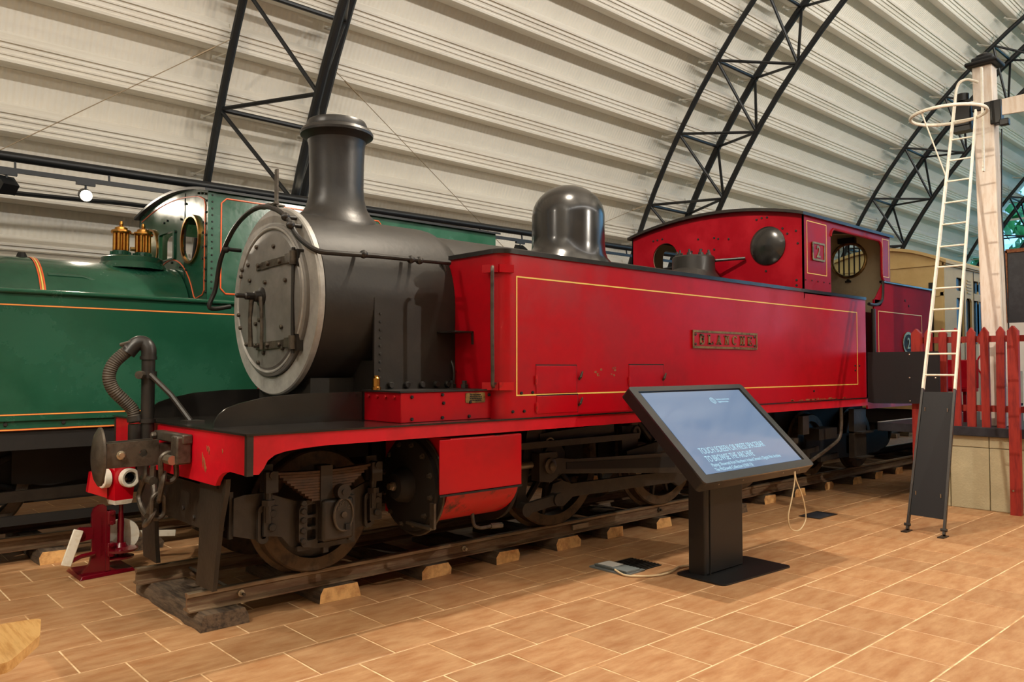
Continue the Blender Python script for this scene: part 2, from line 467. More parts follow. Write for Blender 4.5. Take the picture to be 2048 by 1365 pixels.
# purlin section: sloping underside, folded lip, grooved face, upper flange (angles relative to its lower lip)
SEC = [(-0.50, RP), (-0.04, RL + 0.01), (-0.03, RL - 0.006), (0.09, RL - 0.006), (0.11, RL + 0.018), (0.24, RL + 0.018), (0.26, RL + 0.002), (0.33, RL + 0.002),
       (0.35, RL + 0.022), (0.54, RL + 0.022), (0.56, RL + 0.004), (0.63, RL + 0.004), (0.65, RL + 0.024), (0.80, RL + 0.024), (0.82, RL - 0.002), (0.93, RL - 0.002), (0.96, RL + 0.03), (1.10, RP), (0.3, RP + 0.03)]
pm = MB(); arcs(SEC, pm, XA, XB); PM = pm.mesh('purlin', M['purlin'], 4)
pn = MB(); arcs([(-2.07, RP - 0.008), (-1.3, RP - 0.012), (-0.50, RP - 0.008), (-0.50, RP + 0.01), (-2.07, RP + 0.01)], pn, XA, XB); NM = pn.mesh('roof_panel', M['roof'], 20)
for k in range(-6, 46):
    a = radians(26.26 + PIT * k)
    inst('purlin', PM, ceiling, (0, AY, AZ), (a, 0, 0))
    inst('roof_panel', NM, ceiling, (0, AY, AZ), (a, 0, 0))

# end walls
def seg(y):
    return AZ + sqrt(max(15.5 ** 2 - (y - AY) ** 2, 0))
out = [(-17.9, 0)] + [(AY - 15.4 * cos(radians(6 + 168 * i / 40)), AZ + 15.45 * sin(radians(6 + 168 * i / 40))) for i in range(41)] + [(12.8, 0)]
out = [(y, max(z, 0)) for y, z in out][::-1]
struct(MB().plate(out, [], 0.2, (XA - 0.2, 0, 0), (0, 1, 0), (0, 0, 1)).build('wall_front', M['roof']))
# the far gable: glazed above a low wall
struct(MB().box(XB + 0.02, XB + 0.3, -17.9, 12.8, 0, 1.0).build('wall_far', M['roof']))
win = struct(bpy.data.objects.new('window_1', None)); COL.objects.link(win); place(win, None, (XB, AY, 0))
mu = MB()
for y in [AY + k * 1.9 for k in range(-7, 8)]:
    mu.box(XB - 0.03, XB + 0.05, y - 0.04, y + 0.04, 1.0, seg(y) - 0.15)
for z in (1.0, 3.2, 5.4, 7.6, 9.8, 12.0):
    w_ = sqrt(15.3 ** 2 - (z - AZ) ** 2)
    mu.box(XB - 0.03, XB + 0.05, AY - w_, AY + w_, z - 0.04, z + 0.04)
mu.build('window_frame', M['white'], win)
for k in range(-7, 8):
    y0 = AY + k * 1.9 + 0.04; y1 = y0 + 1.82
    zs = [1.0, 3.2, 5.4, 7.6, 9.8, 12.0, 14.2]
    for z0, z1 in zip(zs, zs[1:]):
        top = min(z1, seg(max(abs(y0 - AY), abs(y1 - AY)) + AY) - 0.02)
        if top - z0 < 0.3 or y1 > 12.4 or y0 < -17.5: continue
        MB().box(XB, XB + 0.012, y0, y1, z0 + 0.04, top - 0.04).build('pane', M['glass'], win)

# outside, seen through the glazed gable
g = struct(MB().box(XB + 0.3, 90, -40, 50, -0.4, -0.1).build('ground', M['grass']))
def tree(x, y, h, r, seed, label, n=500):
    t = thing('tree', label, 'tree', (x, y, -0.1), 'trees outside the glazed end')
    MB().tube([(x, y, -0.1), (x + 0.1, y, h * 0.35), (x, y + 0.1, h * 0.7)], [0.3, 0.22, 0.12], 8).build('trunk', M['bark'], t)
    rnd = random.Random(seed); c = MB()
    for i in range(n):
        d = Vector((rnd.gauss(0, 1), rnd.gauss(0, 1), rnd.gauss(0, 1))).normalized() * rnd.uniform(0.45, 1) ** 0.6
        p = Vector((x, y, h * 0.62)) + Vector((d.x * r, d.y * r, d.z * h * 0.40))
        a = Vector((rnd.gauss(0, 1), rnd.gauss(0, 1), rnd.gauss(0, 1))).normalized() * 0.45; b = a.orthogonal().normalized() * 0.3
        c.add([p - a, p - b, p + a, p + b], [(0, 1, 2, 3)])
    c.build('foliage', M['leaf'], t)['kind'] = 'stuff'
tree(47, 13.5, 11, 4.0, 3, 'leafy tree outside the glazed end, beyond the white post', 900)
tree(58, 4.5, 12, 4.0, 5, 'tall leafy tree outside, at the edge of the photo')

# ------------------------------------------------------------------ roof trusses
def onroof(x, R, deg):
    return Vector((x, AY + R * cos(radians(deg)), AZ + R * sin(radians(deg))))
HS = 0.757
STEP = 6.3
def local(x, R, deg):
    return Vector((x, R * cos(radians(deg)), R * sin(radians(deg))))
chord_me = {}
def chord_mesh(R, r):
    pts = [local(0, R, 5 + 170 * i / 60) for i in range(61)]
    return MB().tube(pts, r, 10).mesh('chord', M['truss'])
CM = {'o': chord_mesh(RO, 0.058), 'm': chord_mesh(RO, 0.078), 'i': chord_mesh(RI, 0.062)}
INN = 2.75
STR = []
for p, q, r in [((-HS, RO, 0), (HS, RO, 0), 0.036), ((-HS, RO, 0), (0, RI, INN), 0.03), ((HS, RO, 0), (0, RI, INN), 0.03),
                ((-HS, RO, 0), (0, RI, INN - STEP), 0.03), ((HS, RO, 0), (0, RI, INN - STEP), 0.03)]:
    STR.append((p, q, r, MB().tube([local(*p), local(*q)], r, 8).mesh('strut', M['truss'])))
bb = MB()
bb.tube([local(0, RO, 0), local(0.10, RL + 0.15, -0.75)], 0.011, 5); bb.tube([local(0, RO, 0), local(-0.10, RL + 0.15, -0.75)], 0.011, 5)
bb.tube([local(0, RO, 0), local(0, RL + 0.1, 1.15)], 0.010, 5)
bb.bar(local(-0.13, RL + 0.14, -0.7), local(0.13, RL + 0.14, -0.7), 0.02, 0.05)
BM = bb.mesh('bracket', M['bracket'])
def truss(x, label, a_lo, a_hi):
    t = thing('roof_truss', label, 'truss', (x, AY, 0), 'black lattice roof trusses')
    for dx, key in ((-HS, 'o'), (HS, 'm'), (0, 'i')):
        inst('chord', CM[key], t, (x + dx, AY, AZ))
    rest = MB()
    for k in range(-3, 24):
        deg = 26.3 + STEP * k
        for p, q, r, me in STR:
            if deg + min(p[2], q[2]) < 5 or deg + INN > 174: continue
            if a_lo <= deg <= a_hi:
                inst('strut', me, t, (x, AY, AZ), (radians(deg), 0, 0))
            else:
                P = local(p[0], p[1], deg + p[2]) + Vector((x, AY, AZ)); Q = local(q[0], q[1], deg + q[2]) + Vector((x, AY, AZ))
                rest.tube([P, Q], r, 6)
    rest.build('strut_field', M['truss'], t)['kind'] = 'stuff'
    for k in range(-3, 18):
        a = 26.26 + PIT * k
        if a_lo - 2 < a < a_hi + 2:
            for dx in (-HS, HS): inst('bracket', BM, t, (x + dx, AY, AZ), (radians(a), 0, 0))
truss(5.2, 'black lattice roof truss rising behind the tall chimney', 13, 45)
truss(15.0, 'black lattice roof truss rising behind the front of the red cab', 13, 58)
truss(24.8, 'black lattice roof truss rising behind the signal ladder', 13, 70)
truss(34.6, 'farthest black lattice roof truss, beside the glazed end', 13, 75)
def cable(p, q, label):
    p = Vector(p); q = Vector(q)
    d = (q - p)
    m = MB().tube([p, q], 0.006, 6); m.tube([p + d * 0.03, p + d * 0.065], 0.014, 6)
    tag(m.build('bracing_cable', M['wire']), label, 'cable', 'bracing cables of the roof')
cable(onroof(5.2 - HS, RO, 30.1), onroof(-3.84, RO, 5.5), 'thin bracing cable slanting down to the left edge above the green engine')
cable(onroof(5.2 + HS, RO, 30.0), onroof(15 - HS, RO, 12.5), 'thin bracing cable slanting from behind the chimney down to the lighting pipe')
cable(onroof(15 - HS, RO, 26.5), onroof(5.2 + HS, RO, 12.0), 'thin bracing cable rising to the truss in front of the red cab')

# lighting pipes along the wall
pz, py = 4.03, 10.0
lp = thing('lighting_pipe', 'long dark grey pipe carrying the track lights behind both engines', 'pipe', (14, py, pz))
MB().tube([(-3 + i * 2.0, py, 3.96 + 0.0075 * i * 2.0) for i in range(20)], 0.055, 12).build('pipe', M['truss'], lp)
MB().bar((-3, py - 0.02, 3.81), (35, py - 0.02, 4.09), 0.035, 0.05).build('light_track', M['truss'], lp)
hm = MB()
for x in [-2 + 0.95 * i for i in range(38)]:
    z = 3.96 + 0.0075 * (x + 3)
    hm.bar((x, py, z), (x, py - 0.02, z - 0.15), 0.02, 0.02)
hm.build('hanger', M['truss'], lp)['kind'] = 'stuff'
dk = smooth_path([(-3, 11.3, 3.72), (0, 11.3, 3.80), (1.9, 11.3, 3.848), (2.8, 11.3, 3.875), (3.6, 11.3, 3.90), (6, 11.3, 3.88), (9, 11.3, 3.93), (14, 11.3, 3.95)])
tag(MB().tube(dk, 0.03, 8).build('black_conduit', M['truss']), 'thin black conduit along the wall under the lighting pipe', 'conduit')
def track_light(x, aim, label, lit=False, yaw=0):
    z = 3.81 + 0.0074 * (x + 3)
    t = thing('track_light', label, 'spotlight', (x, py, z - 0.02), 'spotlights on the lighting pipe')
    MB().box(x - 0.10, x + 0.10, py - 0.04, py + 0.0, z - 0.06, z - 0.02).build('driver_box', M['truss'], t)
    MB().cyl((x, py - 0.02, z - 0.06), (x, py - 0.02, z - 0.14), 0.012, 8).build('stem', M['truss'], t)
    d = (Vector(aim) - Vector((x, py, z - 0.2))).normalized()
    c = Vector((x, py - 0.02, z - 0.17))
    if lit:
        MB().cyl(c - d * 0.10, c + d * 0.07, 0.07, 20).build('lamp_head', M['truss'], t)
        MB().cyl(c + d * 0.071, c + d * 0.078, 0.063, 20).build('lamp_lens', M['lamp_glow'], t)
        spot('track_light_beam', c + d * 0.1, aim, 60, 80, 0.8, 0.05)
    else:
        MB().bar(c - d * 0.08, c + d * 0.08, 0.17, 0.13).build('lamp_head', M['truss'], t)
track_light(2.50, (1.2, 0.5, 1.0), 'lit spotlight glowing on the lighting pipe above the green engine', True)
track_light(1.72, (2.6, 7.4, 1.0), 'unlit dark spotlight on the lighting pipe at the left edge')
track_light(8.2, (8.2, 6, 1), 'small dark spotlight on the lighting pipe between chimney and dome')
track_light(9.35, (9, 6, 1), 'small dark spotlight on the lighting pipe just before the dome')

# ------------------------------------------------------------------ railway tracks
RZ = 0.225
def rail_section(y, s=1):
    """flat bottomed rail: (y, z) outline"""
    return [(y - 0.055, RZ - 0.118), (y + 0.055, RZ - 0.118), (y + 0.055, RZ - 0.108), (y + 0.010, RZ - 0.092), (y + 0.008, RZ - 0.036),
            (y + 0.026, RZ - 0.026), (y + 0.026, RZ - 0.004), (y + 0.020, RZ), (y - 0.020, RZ), (y - 0.026, RZ - 0.004), (y - 0.026, RZ - 0.026),
            (y - 0.008, RZ - 0.036), (y - 0.010, RZ - 0.092), (y - 0.055, RZ - 0.108)]
def rail(parent, y, x0, x1):
    sec = rail_section(y); k = len(sec); m = MB()
    vs = [(x, a, b) for x in (x0, x1) for a, b in sec]
    for i in range(k):
        m.cur = 1 if i in (6, 7, 8, 5, 9) else 0
        m.add([vs[i], vs[(i + 1) % k], vs[k + (i + 1) % k], vs[k + i]], [(0, 3, 2, 1)])
    m.cur = 0
    m.add(vs[:k], [tuple(range(k))]); m.add(vs[k:], [tuple(range(k))[::-1]])
    return m.build('rail', [M['rail'], M['rail_top']], parent, smooth=30)
def sleeper(parent, x0, x1, y0, y1, z1, seed, end_m=1):
    rnd = random.Random(seed); m = MB()
    ny = 10; P = []
    for j in range(ny + 1):
        y = y0 + (y1 - y0) * j / ny
        c = [(x0, 0.0), (x1, 0.0), (x1, z1 * 0.55), (x1 - 0.025, z1 - 0.006), (x0 + 0.03, z1), (x0, z1 * 0.6)]
        P.append([(a + rnd.uniform(-.008, .008), y + (rnd.uniform(-.012, .012) if j in (0, ny) else 0), max(0.001, b + (rnd.uniform(-.006, .0) if b > 0.01 else 0))) for a, b in c])
    vs = [p for r in P for p in r]; fs = []
    for j in range(ny):
        for i in range(6):
            fs.append((j * 6 + i, j * 6 + (i + 1) % 6, j * 6 + 6 + (i + 1) % 6, j * 6 + 6 + i))
    m.add(vs, fs)
    m.cur = end_m
    m.add(P[0], [tuple(range(6))[::-1]]); m.cur = 0; m.add(P[-1], [tuple(range(6))])
    return m.build('sleeper', [M['wood_dark'], M['wood_end']], parent, smooth=50)
trk = thing('railway_track', 'narrow gauge track on timber sleepers under the red engine', 'track', (8, 5.73, 0))
rail(trk, 5.275, 1.96, 30); rail(trk, 6.19, 1.93, 30)
SX = [(1.99, 2.31, 0), (2.86, 3.19, 1), (3.78, 4.07, 1), (4.54, 4.80, 1), (5.28, 5.60, 1), (6.03, 6.27, 1), (6.78, 7.02, 1), (7.5, 7.78, 1), (8.0, 8.36, 1), (8.95, 9.22, 1), (9.75, 10.02, 1)]
x = 10.6
while x < 28: SX.append((x, x + 0.26, 1)); x += 0.8
for k, (a, b, e) in enumerate(SX):
    y0 = 5.15 + (0.02 * ((k * 7) % 3 - 1))
    if k == 8: y0 = 5.02
    sleeper(trk, a, b, y0 if k else 5.11, 6.36 + 0.03 * (k % 2), 0.112, k + 11, e if k != 8 else 0)
m = MB()
m.tube([(2.32, 5.2, RZ - 0.062), (2.32, 6.25, RZ - 0.062)], 0.011, 8); m.build('tie_rod', M['iron'], trk)
for x in (2.32, 4.27, 6.98):
    b = MB().lathe([(0.024, 0), (0.024, 0.016), (0.013, 0.018), (0.013, 0.045)], (x, 5.266, RZ - 0.062), (0, -1, 0), 8)
    b.build('track_bolt', M['steel'] if x < 5 else M['iron'], trk)
MB().box(5.60, 5.82, 5.235, 5.262, RZ - 0.09, RZ - 0.04).build('fishplate', M['rail_top'], trk)
# second track, under the green engine
tr2 = thing('railway_track', 'rusty track under the green engine behind the maroon signal', 'track', (4, 8.5, 0))
rail(tr2, 8.03, -5, 30); rail(tr2, 8.95, -5, 30)
x = -4.6
k = 0
while x < 28:
    sleeper(tr2, x, x + 0.25, 7.78, 9.2, 0.112, 70 + k, 1 if k % 3 else 0); x += 0.78; k += 1

# ------------------------------------------------------------------ red tank locomotive
YN, YF, YC = 4.462, 6.988, 5.725       # near face, far face, centre line
FZ = 1.309                             # footplate top
red = thing('tank_locomotive', 'long red side-tank steam engine with black smokebox and tall chimney', 'locomotive', (7, YC, RZ))
# buffer beam with the cut-away lower edge
bp = [(YN, 1.297), (YN, 1.066), (4.49, 1.062), (4.70, 1.066), (4.76, 1.06), (4.82, 1.045), (4.87, 1.02), (4.905, 0.985), (4.925, 0.957)]
bp = bp + [(2 * YC - y, z) for y, z in bp[::-1]]
beam = MB().plate(bp, [], 0.03, (2.0, 0, 0), (0, 1, 0), (0, 0, 1)).build('buffer_beam', M['red_beam'], red)
for y, z, w, h in [(5.03, 1.17, 0.010, 0.03), (4.82, 1.18, 0.008, 0.016), (5.13, 1.10, 0.012, 0.05), (5.10, 1.075, 0.014, 0.045), (5.08, 1.05, 0.012, 0.025), (5.06, 1.18, 0.01, 0.02)]:
    MB().plate([(y - w, z), (y, z - h), (y + w * 0.6, z - h * 0.2), (y + w, z + h), (y - w * .3, z + h * .6)], [], 0.003, (1.998, 0, 0), (0, 1, 0), (0, 0, 1)).build('paint_chip', M['rust'], beam)
for yy in (YN, YF - 0.03):
    MB().box(1.995, 2.035, yy - 0.002, yy + 0.032, 1.06, 1.297).build('corner_angle', M['dirty'], beam)
# footplate: black top
MB().box(1.985, 12.62, YN - 0.012, YF + 0.012, 1.297, FZ).build('footplate', M['black_gloss'], red)
vp = [(2.03, 1.297), (2.03, 1.068), (2.07, 1.066), (2.10, 1.10), (2.125, 1.145), (2.17, 1.175), (2.24, 1.192), (2.36, 1.203), (2.5, 1.21), (10.36, 1.205), (10.36, 1.297)]
for yy in (YN, YF - 0.02):
    MB().plate(vp, [], 0.02, (0, yy + 0.02, 0), (1, 0, 0), (0, 0, 1)).build('valance', M['red_beam'], red)
    MB().plate([(10.36, 1.297), (10.36, 1.16), (12.6, 1.16), (12.6, 1.297)], [], 0.02, (0, yy + 0.02, 0), (1, 0, 0), (0, 0, 1)).build('valance', M['red'], red)
# main frames, stretchers
fr = MB()
for y in (5.38, 6.04):
    fr.box(3.4, 12.3, y, y + 0.03, 0.62, 1.297)
    fr.box(2.03, 3.4, y, y + 0.03, 1.0, 1.297)
for x in (3.4, 4.6, 6.1, 7.9, 9.6, 12.2): fr.box(x, x + 0.03, 5.38, 6.07, 0.6, 1.29)
fr.box(8.0, 9.2, 5.41, 6.04, 0.42, 0.62)
fr.build('main_frame', M['void'], red)
# curved splash plates in front of the smokebox
cp = [(2.045, FZ), (2.05, 1.345), (2.077, 1.392), (2.13, 1.432), (2.221, 1.462), (2.395, 1.497), (2.652, 1.515), (3.16, 1.52), (3.16, FZ)]
for yy in (5.075, 2 * YC - 5.095):
    pl = MB().plate(cp, [], 0.016, (0, yy + 0.016, 0), (1, 0, 0), (0, 0, 1)).build('splash_plate', M['black_gloss'], red)
# boxes on the footplate beside the smokebox
for s in (0, 1):
    ym = (lambda y: y if s == 0 else 2 * YC - y)
    y0, y1 = sorted((ym(4.585), ym(5.06)))
    bx = MB().box(3.16, 3.99, y0, y1, FZ, 1.522).build('footplate_box', M['red_worn'] if s else M['red'], red, bevel=0.006)
    MB().box(3.145, 3.99, y0 - 0.012, y1 + 0.012, 1.522, 1.534).build('lid', M['black'], bx)
    if s == 0:
        B = bolt_mesh(0.014, 0.014, M['red_worn'], (-1, 0, 0))
        for y in (4.66, 4.77, 4.88, 4.99): inst('bolt', B, bx, (3.16, y, 1.49))
        B = bolt_mesh(0.013, 0.013, M['void'], (0, -1, 0))
        for x, z in ((3.52, 1.50), (3.53, 1.44), (3.78, 1.44), (3.52, 1.335), (3.77, 1.335), (3.965, 1.49), (3.25, 1.335), (3.25, 1.49)): inst('bolt', B, bx, (x, 4.585, z))
        pl = MB().plate(rrect(3.735, 3.925, 1.434, 1.508, 0.012), [], 0.006, (0, 4.585, 0), (1, 0, 0), (0, 0, 1)).build('makers_plate', M['brass_dull'], bx)
        pm_ = MB()
        for z in (1.452, 1.466, 1.480, 1.493):
            x = 3.775
            while x < 3.885:
                w = random.uniform(0.006, 0.016); pm_.box(x, x + w, 4.577, 4.579, z - 0.004, z + 0.004); x += w + 0.005
        pm_.build('plate_lettering', M['void'], bx, label='worn raised lettering too small to read')
    MB().lathe([(0.035, 0), (0.035, 0.02), (0.028, 0.025), (0.028, 0.085), (0.018, 0.095), (0.018, 0.105)], (3.18, ym(4.93), 1.534), (0, 0, 1), 14).build('oil_pot', M['brass'], red)

# boiler and smokebox
SZ, SR = 2.208, 0.70
MB().lathe([(0.60, 2.80), (SR - 0.01, 2.81), (SR, 2.82), (SR, 4.00), (SR - 0.006, 4.06), (SR - 0.03, 4.11), (0.662, 4.14), (0.60, 4.14)], (0, YC, SZ), (1, 0, 0), 72).build('smokebox', M['smoke'], red)
MB().lathe([(0.655, 4.10), (0.655, 8.7)], (0, YC, SZ), (1, 0, 0), 56).build('boiler', M['smoke'], red)
ring = MB().lathe([(0.60, 2.80), (0.722, 2.80), (0.722, 2.765), (0.712, 2.755), (0.585, 2.755), (0.58, 2.765), (0.58, 2.80)], (0, YC, SZ), (1, 0, 0), 72, False, False).build('smokebox_ring', M['graphite_ring'], red)
# saddle skirt
sk = MB()
for y0, y1 in ((5.022, 5.045), (2 * YC - 5.045, 2 * YC - 5.022)):
    sk.box(3.22, 3.985, y0, y1, 1.53, 2.22)
sk.box(3.22, 3.985, 5.045, 2 * YC - 5.045, 1.31, 1.75)
sk.box(2.85, 3.22, 5.3, 6.15, 1.31, 1.62)
skirt = sk.build('smokebox_saddle', M['smoke'], red)
B = bolt_mesh(0.026, 0.03, M['black'], (0, -1, 0), 10)
for x in (3.36, 3.51, 3.65, 3.79, 3.90): inst('bolt', B, skirt, (x, 5.022, 1.565))
B = bolt_mesh(0.010, 0.008, M['smoke'], (0, -1, 0), 8)
for i in range(9): inst('rivet', B, skirt, (3.27, 5.022, 1.62 + 0.06 * i))
# smokebox door
door = part('smokebox_door', red)
DX, DZ = 2.757, 2.215
MB().lathe([(0.585, 0), (0.585, 0.028), (0.57, 0.036), (0.545, 0.036), (0.535, 0.03), (0.52, 0.045), (0.45, 0.058), (0.25, 0.072), (0.10, 0.076), (0.001, 0.076)], (DX, YC, DZ), (-1, 0, 0), 72, True, False).build('door_disc', M['graphite'], door, smooth=25)
# rim with the stepped edge
MB().torus((DX - 0.034, YC, DZ), 0.553, 0.012, (1, 0, 0), 72, 8).build('door_rim', M['graphite_ring'], door)
def dface(y, z):
    r = hypot(y - YC, z - DZ)
    return DX - (0.076 - 0.021 * (r / 0.45) ** 2)
for z in (2.495, 1.88):
    st = MB()
    pts = [(5.31 + 0.05, z), (5.45, z - 0.006), (5.60, z - 0.012), (5.76, z - 0.02), (5.85, z - 0.026)]
    for (ya, za), (yb, zb) in zip(pts, pts[1:]):
        st.bar((dface(ya, za) - 0.008, ya, za), (dface(yb, zb) - 0.008, yb, zb), 0.016, 0.055 if ya < 5.7 else 0.046)
    st.cyl((DX - 0.06, 5.285, z - 0.05), (DX - 0.06, 5.285, z + 0.05), 0.03, 14)
    st.bar((DX - 0.06, 5.29, z), (DX - 0.055, 5.38, z), 0.05, 0.07)
    strap = st.build('hinge_strap', M['iron'], door)
    bm_ = bolt_mesh(0.018, 0.02, M['iron'], (-1, 0, 0), 8)
    for y in (5.46, 5.64, 5.80): inst('bolt', bm_, door, (dface(y, z) - 0.016, y, z - 0.012))
    MB().box(DX - 0.05, DX + 0.005, 5.235, 5.30, z - 0.06, z + 0.06).build('hinge_bracket', M['black'], door)
MB().cyl((DX - 0.06, 5.285, 1.80), (DX - 0.06, 5.285, 2.57), 0.014, 10).build('hinge_pin', M['black'], door)
bm_ = bolt_mesh(0.017, 0.02, M['iron'], (-1, 0, 0), 8)
for px, py_ in ((523, 495), (557, 502), (492, 535), (507, 528), (490, 548), (545, 570), (580, 572), (513, 561), (486, 628), (490, 655), (492, 685), (504, 690), (535, 643), (523, 693), (574, 660), (574, 700), (540, 708), (528, 727), (527, 650), (583, 690)):
    y = 6.29 - (px - 478) * (6.29 - 5.16) / 128.0; z = DZ + (604 - py_) * (1.155 / 297.0)
    if hypot(y - YC, z - DZ) < 0.52: inst('bolt', bm_, door, (dface(y, z), y, z))
MB().lathe([(0.075, 0), (0.075, 0.012), (0.045, 0.02), (0.04, 0.06), (0.028, 0.065), (0.028, 0.13), (0.018, 0.14), (0.018, 0.20), (0.006, 0.21)], (DX - 0.073, YC + 0.04, DZ + 0.025), (-1, 0, 0), 18).build('door_dart', M['black'], door)
MB().tube([(DX - 0.15, YC + 0.05, DZ + 0.02), (DX - 0.16, YC + 0.055, DZ - 0.15), (DX - 0.15, YC + 0.06, DZ - 0.36)], [0.022, 0.016, 0.02], 8).build('dart_handle', M['iron'], door)
MB().tube([(DX - 0.10, YC + 0.0, DZ + 0.02), (DX - 0.105, YC - 0.03, DZ - 0.16), (DX - 0.10, YC - 0.02, DZ - 0.38)], [0.018, 0.014, 0.016], 8).build('dart_handle', M['iron'], door)
# lamp iron on top
MB().bar((2.80, YC + 0.05, 2.93), (2.80, YC + 0.05, 3.25), 0.045, 0.014, (1, 0, 0)).bar((2.72, YC + 0.05, 2.965), (2.86, YC + 0.05, 2.965), 0.05, 0.012).bar((2.76, YC + 0.20, 2.955), (2.76, YC - 0.05, 2.965), 0.03, 0.015).build('lamp_iron', M['iron'], red)
# handrail over the smokebox front and along the side
hr = [(2.80, 6.62, 2.22), (2.62, 6.62, 2.20), (2.66, 6.60, 2.36), (2.66, 6.50, 2.60), (2.66, 6.28, 2.80), (2.66, 6.02, 2.905), (2.66, 5.75, 2.93), (2.66, 5.50, 2.875), (2.68, 5.34, 2.78),
      (2.70, 5.22, 2.64), (2.76, 5.06, 2.53), (2.90, 4.99, 2.515), (3.2, 4.985, 2.525), (3.55, 4.985, 2.53), (3.90, 4.985, 2.535)]
rl_ = MB().tube(smooth_path(hr, 6), 0.019, 10).build('handrail', M['black'], red)
kn = MB().lathe([(0.014, -0.11), (0.014, -0.03), (0.028, -0.015), (0.032, 0), (0.026, 0.02), (0.008, 0.032)], (0, 0, 0), (0, -1, -0.15), 12).mesh('handrail_knob', M['black'])
for x in (3.10, 3.52, 3.60): inst('handrail_knob', kn, rl_, (x, 4.985, 2.527))
kn2 = MB().lathe([(0.016, -0.13), (0.016, -0.03), (0.03, -0.015), (0.034, 0), (0.026, 0.02), (0.008, 0.032)], (0, 0, 0), (-1, 0, 0), 12).mesh('handrail_knob', M['black'])
for y, z in ((6.42, 2.68), (5.36, 2.80), (5.28, 2.73)): inst('handrail_knob', kn2, rl_, (2.67, y, z))
# chimney, flaring onto the smokebox
def saddle_lathe(prof, w, x, R, n=40):
    """lathe whose lowest rings follow a barrel of radius R along x"""
    def zo(i, d):
        y = d.y
        return -w[i] * (R - sqrt(max(R * R - y * y, 0)))
    return MB().lathe(prof, (x, YC, SZ + R), (0, 0, 1), n, True, True, zo)
ch = [(0.325, -0.004), (0.315, 0.02), (0.275, 0.05), (0.245, 0.10), (0.226, 0.17), (0.218, 0.26), (0.220, 0.45), (0.226, 0.60), (0.236, 0.64), (0.262, 0.665), (0.293, 0.685), (0.296, 0.705), (0.282, 0.73), (0.258, 0.742), (0.243, 0.75), (0.243, 0.782), (0.232, 0.802), (0.205, 0.806), (0.19, 0.80), (0.185, 0.5)]
saddle_lathe(ch, [1, 1, .9, .7, .45, .2] + [0] * 14, 3.30, SR, 48).build('chimney', M['black'], red)
# dome
dm = [(0.47, -0.004), (0.455, 0.02), (0.415, 0.05), (0.392, 0.10), (0.383, 0.18), (0.383, 0.42)] + [(0.383 * cos(a), 0.42 + 0.335 * sin(a)) for a in [pi / 2 * i / 10 for i in range(1, 10)]] + [(0.002, 0.756)]
saddle_lathe(dm, [1, 1, .95, .8, .5] + [0] * 20, 6.06, 0.655, 56).build('dome', M['black_gloss'], red)
# safety valve seat in front of the cab
sv = saddle_lathe([(0.34, -0.004), (0.30, 0.03), (0.265, 0.06), (0.26, 0.20), (0.245, 0.215), (0.1, 0.22)], [1, 1, .8, .1, 0, 0], 8.33, 0.655, 32).build('safety_valve', M['black'], red)
sb = MB().lathe([(0.03, 0), (0.03, 0.035), (0.014, 0.04), (0.014, 0.075)], (0, 0, 0), (0, 0, 1), 8).mesh('valve_stud', M['black'])
for i in range(9):
    a = 2 * pi * i / 9; inst('valve_stud', sb, sv, (8.33 + 0.2 * cos(a), YC + 0.2 * sin(a), SZ + 0.655 + 0.212))
MB().tube([(8.5, 5.55, 3.03), (8.66, 5.2, 3.04)], 0.018, 8).build('valve_lever', M['black'], sv)
# side tanks
def tank(near):
    name = 'side_tank'
    y0, y1 = (YN, 5.10) if near else (2 * YC - 5.10, YF)
    r = 0.12; poly = [(10.33, y0), (10.33, y1), (3.986, y1)]
    yo = y0 if near else y1
    sg = 1 if near else -1
    rnd = [(3.986 + r - r * sin(t), yo + sg * (r - r * cos(t))) for t in [pi / 2 * i / 8 for i in range(9)]]
    poly = ([(10.33, y0), (10.33, y1), (3.986, y1)] + rnd[::-1]) if near else ([(10.33, y1), (10.33, y0), (3.986, y0)] + rnd[::-1])
    if not near: pass
    t = MB().plate(poly, [], 2.575 - FZ, (0, 0, FZ), (1, 0, 0), (0, 1, 0)).build(name, M['red'], red, smooth=25)
    top = [(p[0] + (0.0 if p[0] > 10 else -0.02), p[1] + (-0.02 if abs(p[1] - yo) < 0.11 and near else 0.02 if abs(p[1] - yo) < 0.11 else 0)) for p in poly]
    MB().plate(top, [], 0.035, (0, 0, 2.572), (1, 0, 0), (0, 1, 0)).build('tank_top', M['black_gloss'], t, bevel=0.012)
    return t
tk = tank(True); tank(False)
# tank lining, doors, handrail, nameplate
MB().rect_frame(4.137, 10.08, 1.478, 2.405, 0.011, YN, 0.0025).build('lining', M['line_yellow'], tk)
hb = MB().box(0, 0.028, -0.010, 0, -0.03, 0.03).cyl((0.008, -0.012, -0.04), (0.008, -0.012, 0.04), 0.007, 6).mesh('hinge', M['red_worn'])
hd = MB().tube([(0, -0.004, -0.03), (0.0, -0.022, -0.012), (0.02, -0.026, 0.035)], [0.010, 0.012, 0.008], 8).mesh('door_handle', M['iron'])
def access_door(x0, x1, z0, z1, hx, hz, handle=True):
    d = MB().box(x0 + 0.004, x1 - 0.004, YN - 0.006, YN, z0 + 0.004, z1 - 0.004).build('access_door', M['red'], red, bevel=0.002)
    g_ = MB(); g_.box(x0, x1, YN - 0.0035, YN, z1 - 0.001, z1 + 0.006); g_.box(x1 - 0.004, x1 + 0.002, YN - 0.0035, YN, z0, z1)
    g_.build('door_gap', M['void'], d)
    inst('hinge', hb, d, (x0 - 0.014, YN - 0.002, hz))
    if handle: inst('door_handle', hd, d, (hx, YN, hz + 0.03))
access_door(4.345, 4.818, 1.490, 1.716, 4.845, 1.60)
access_door(4.352, 4.830, 1.33, 1.476, 4.842, 1.385)
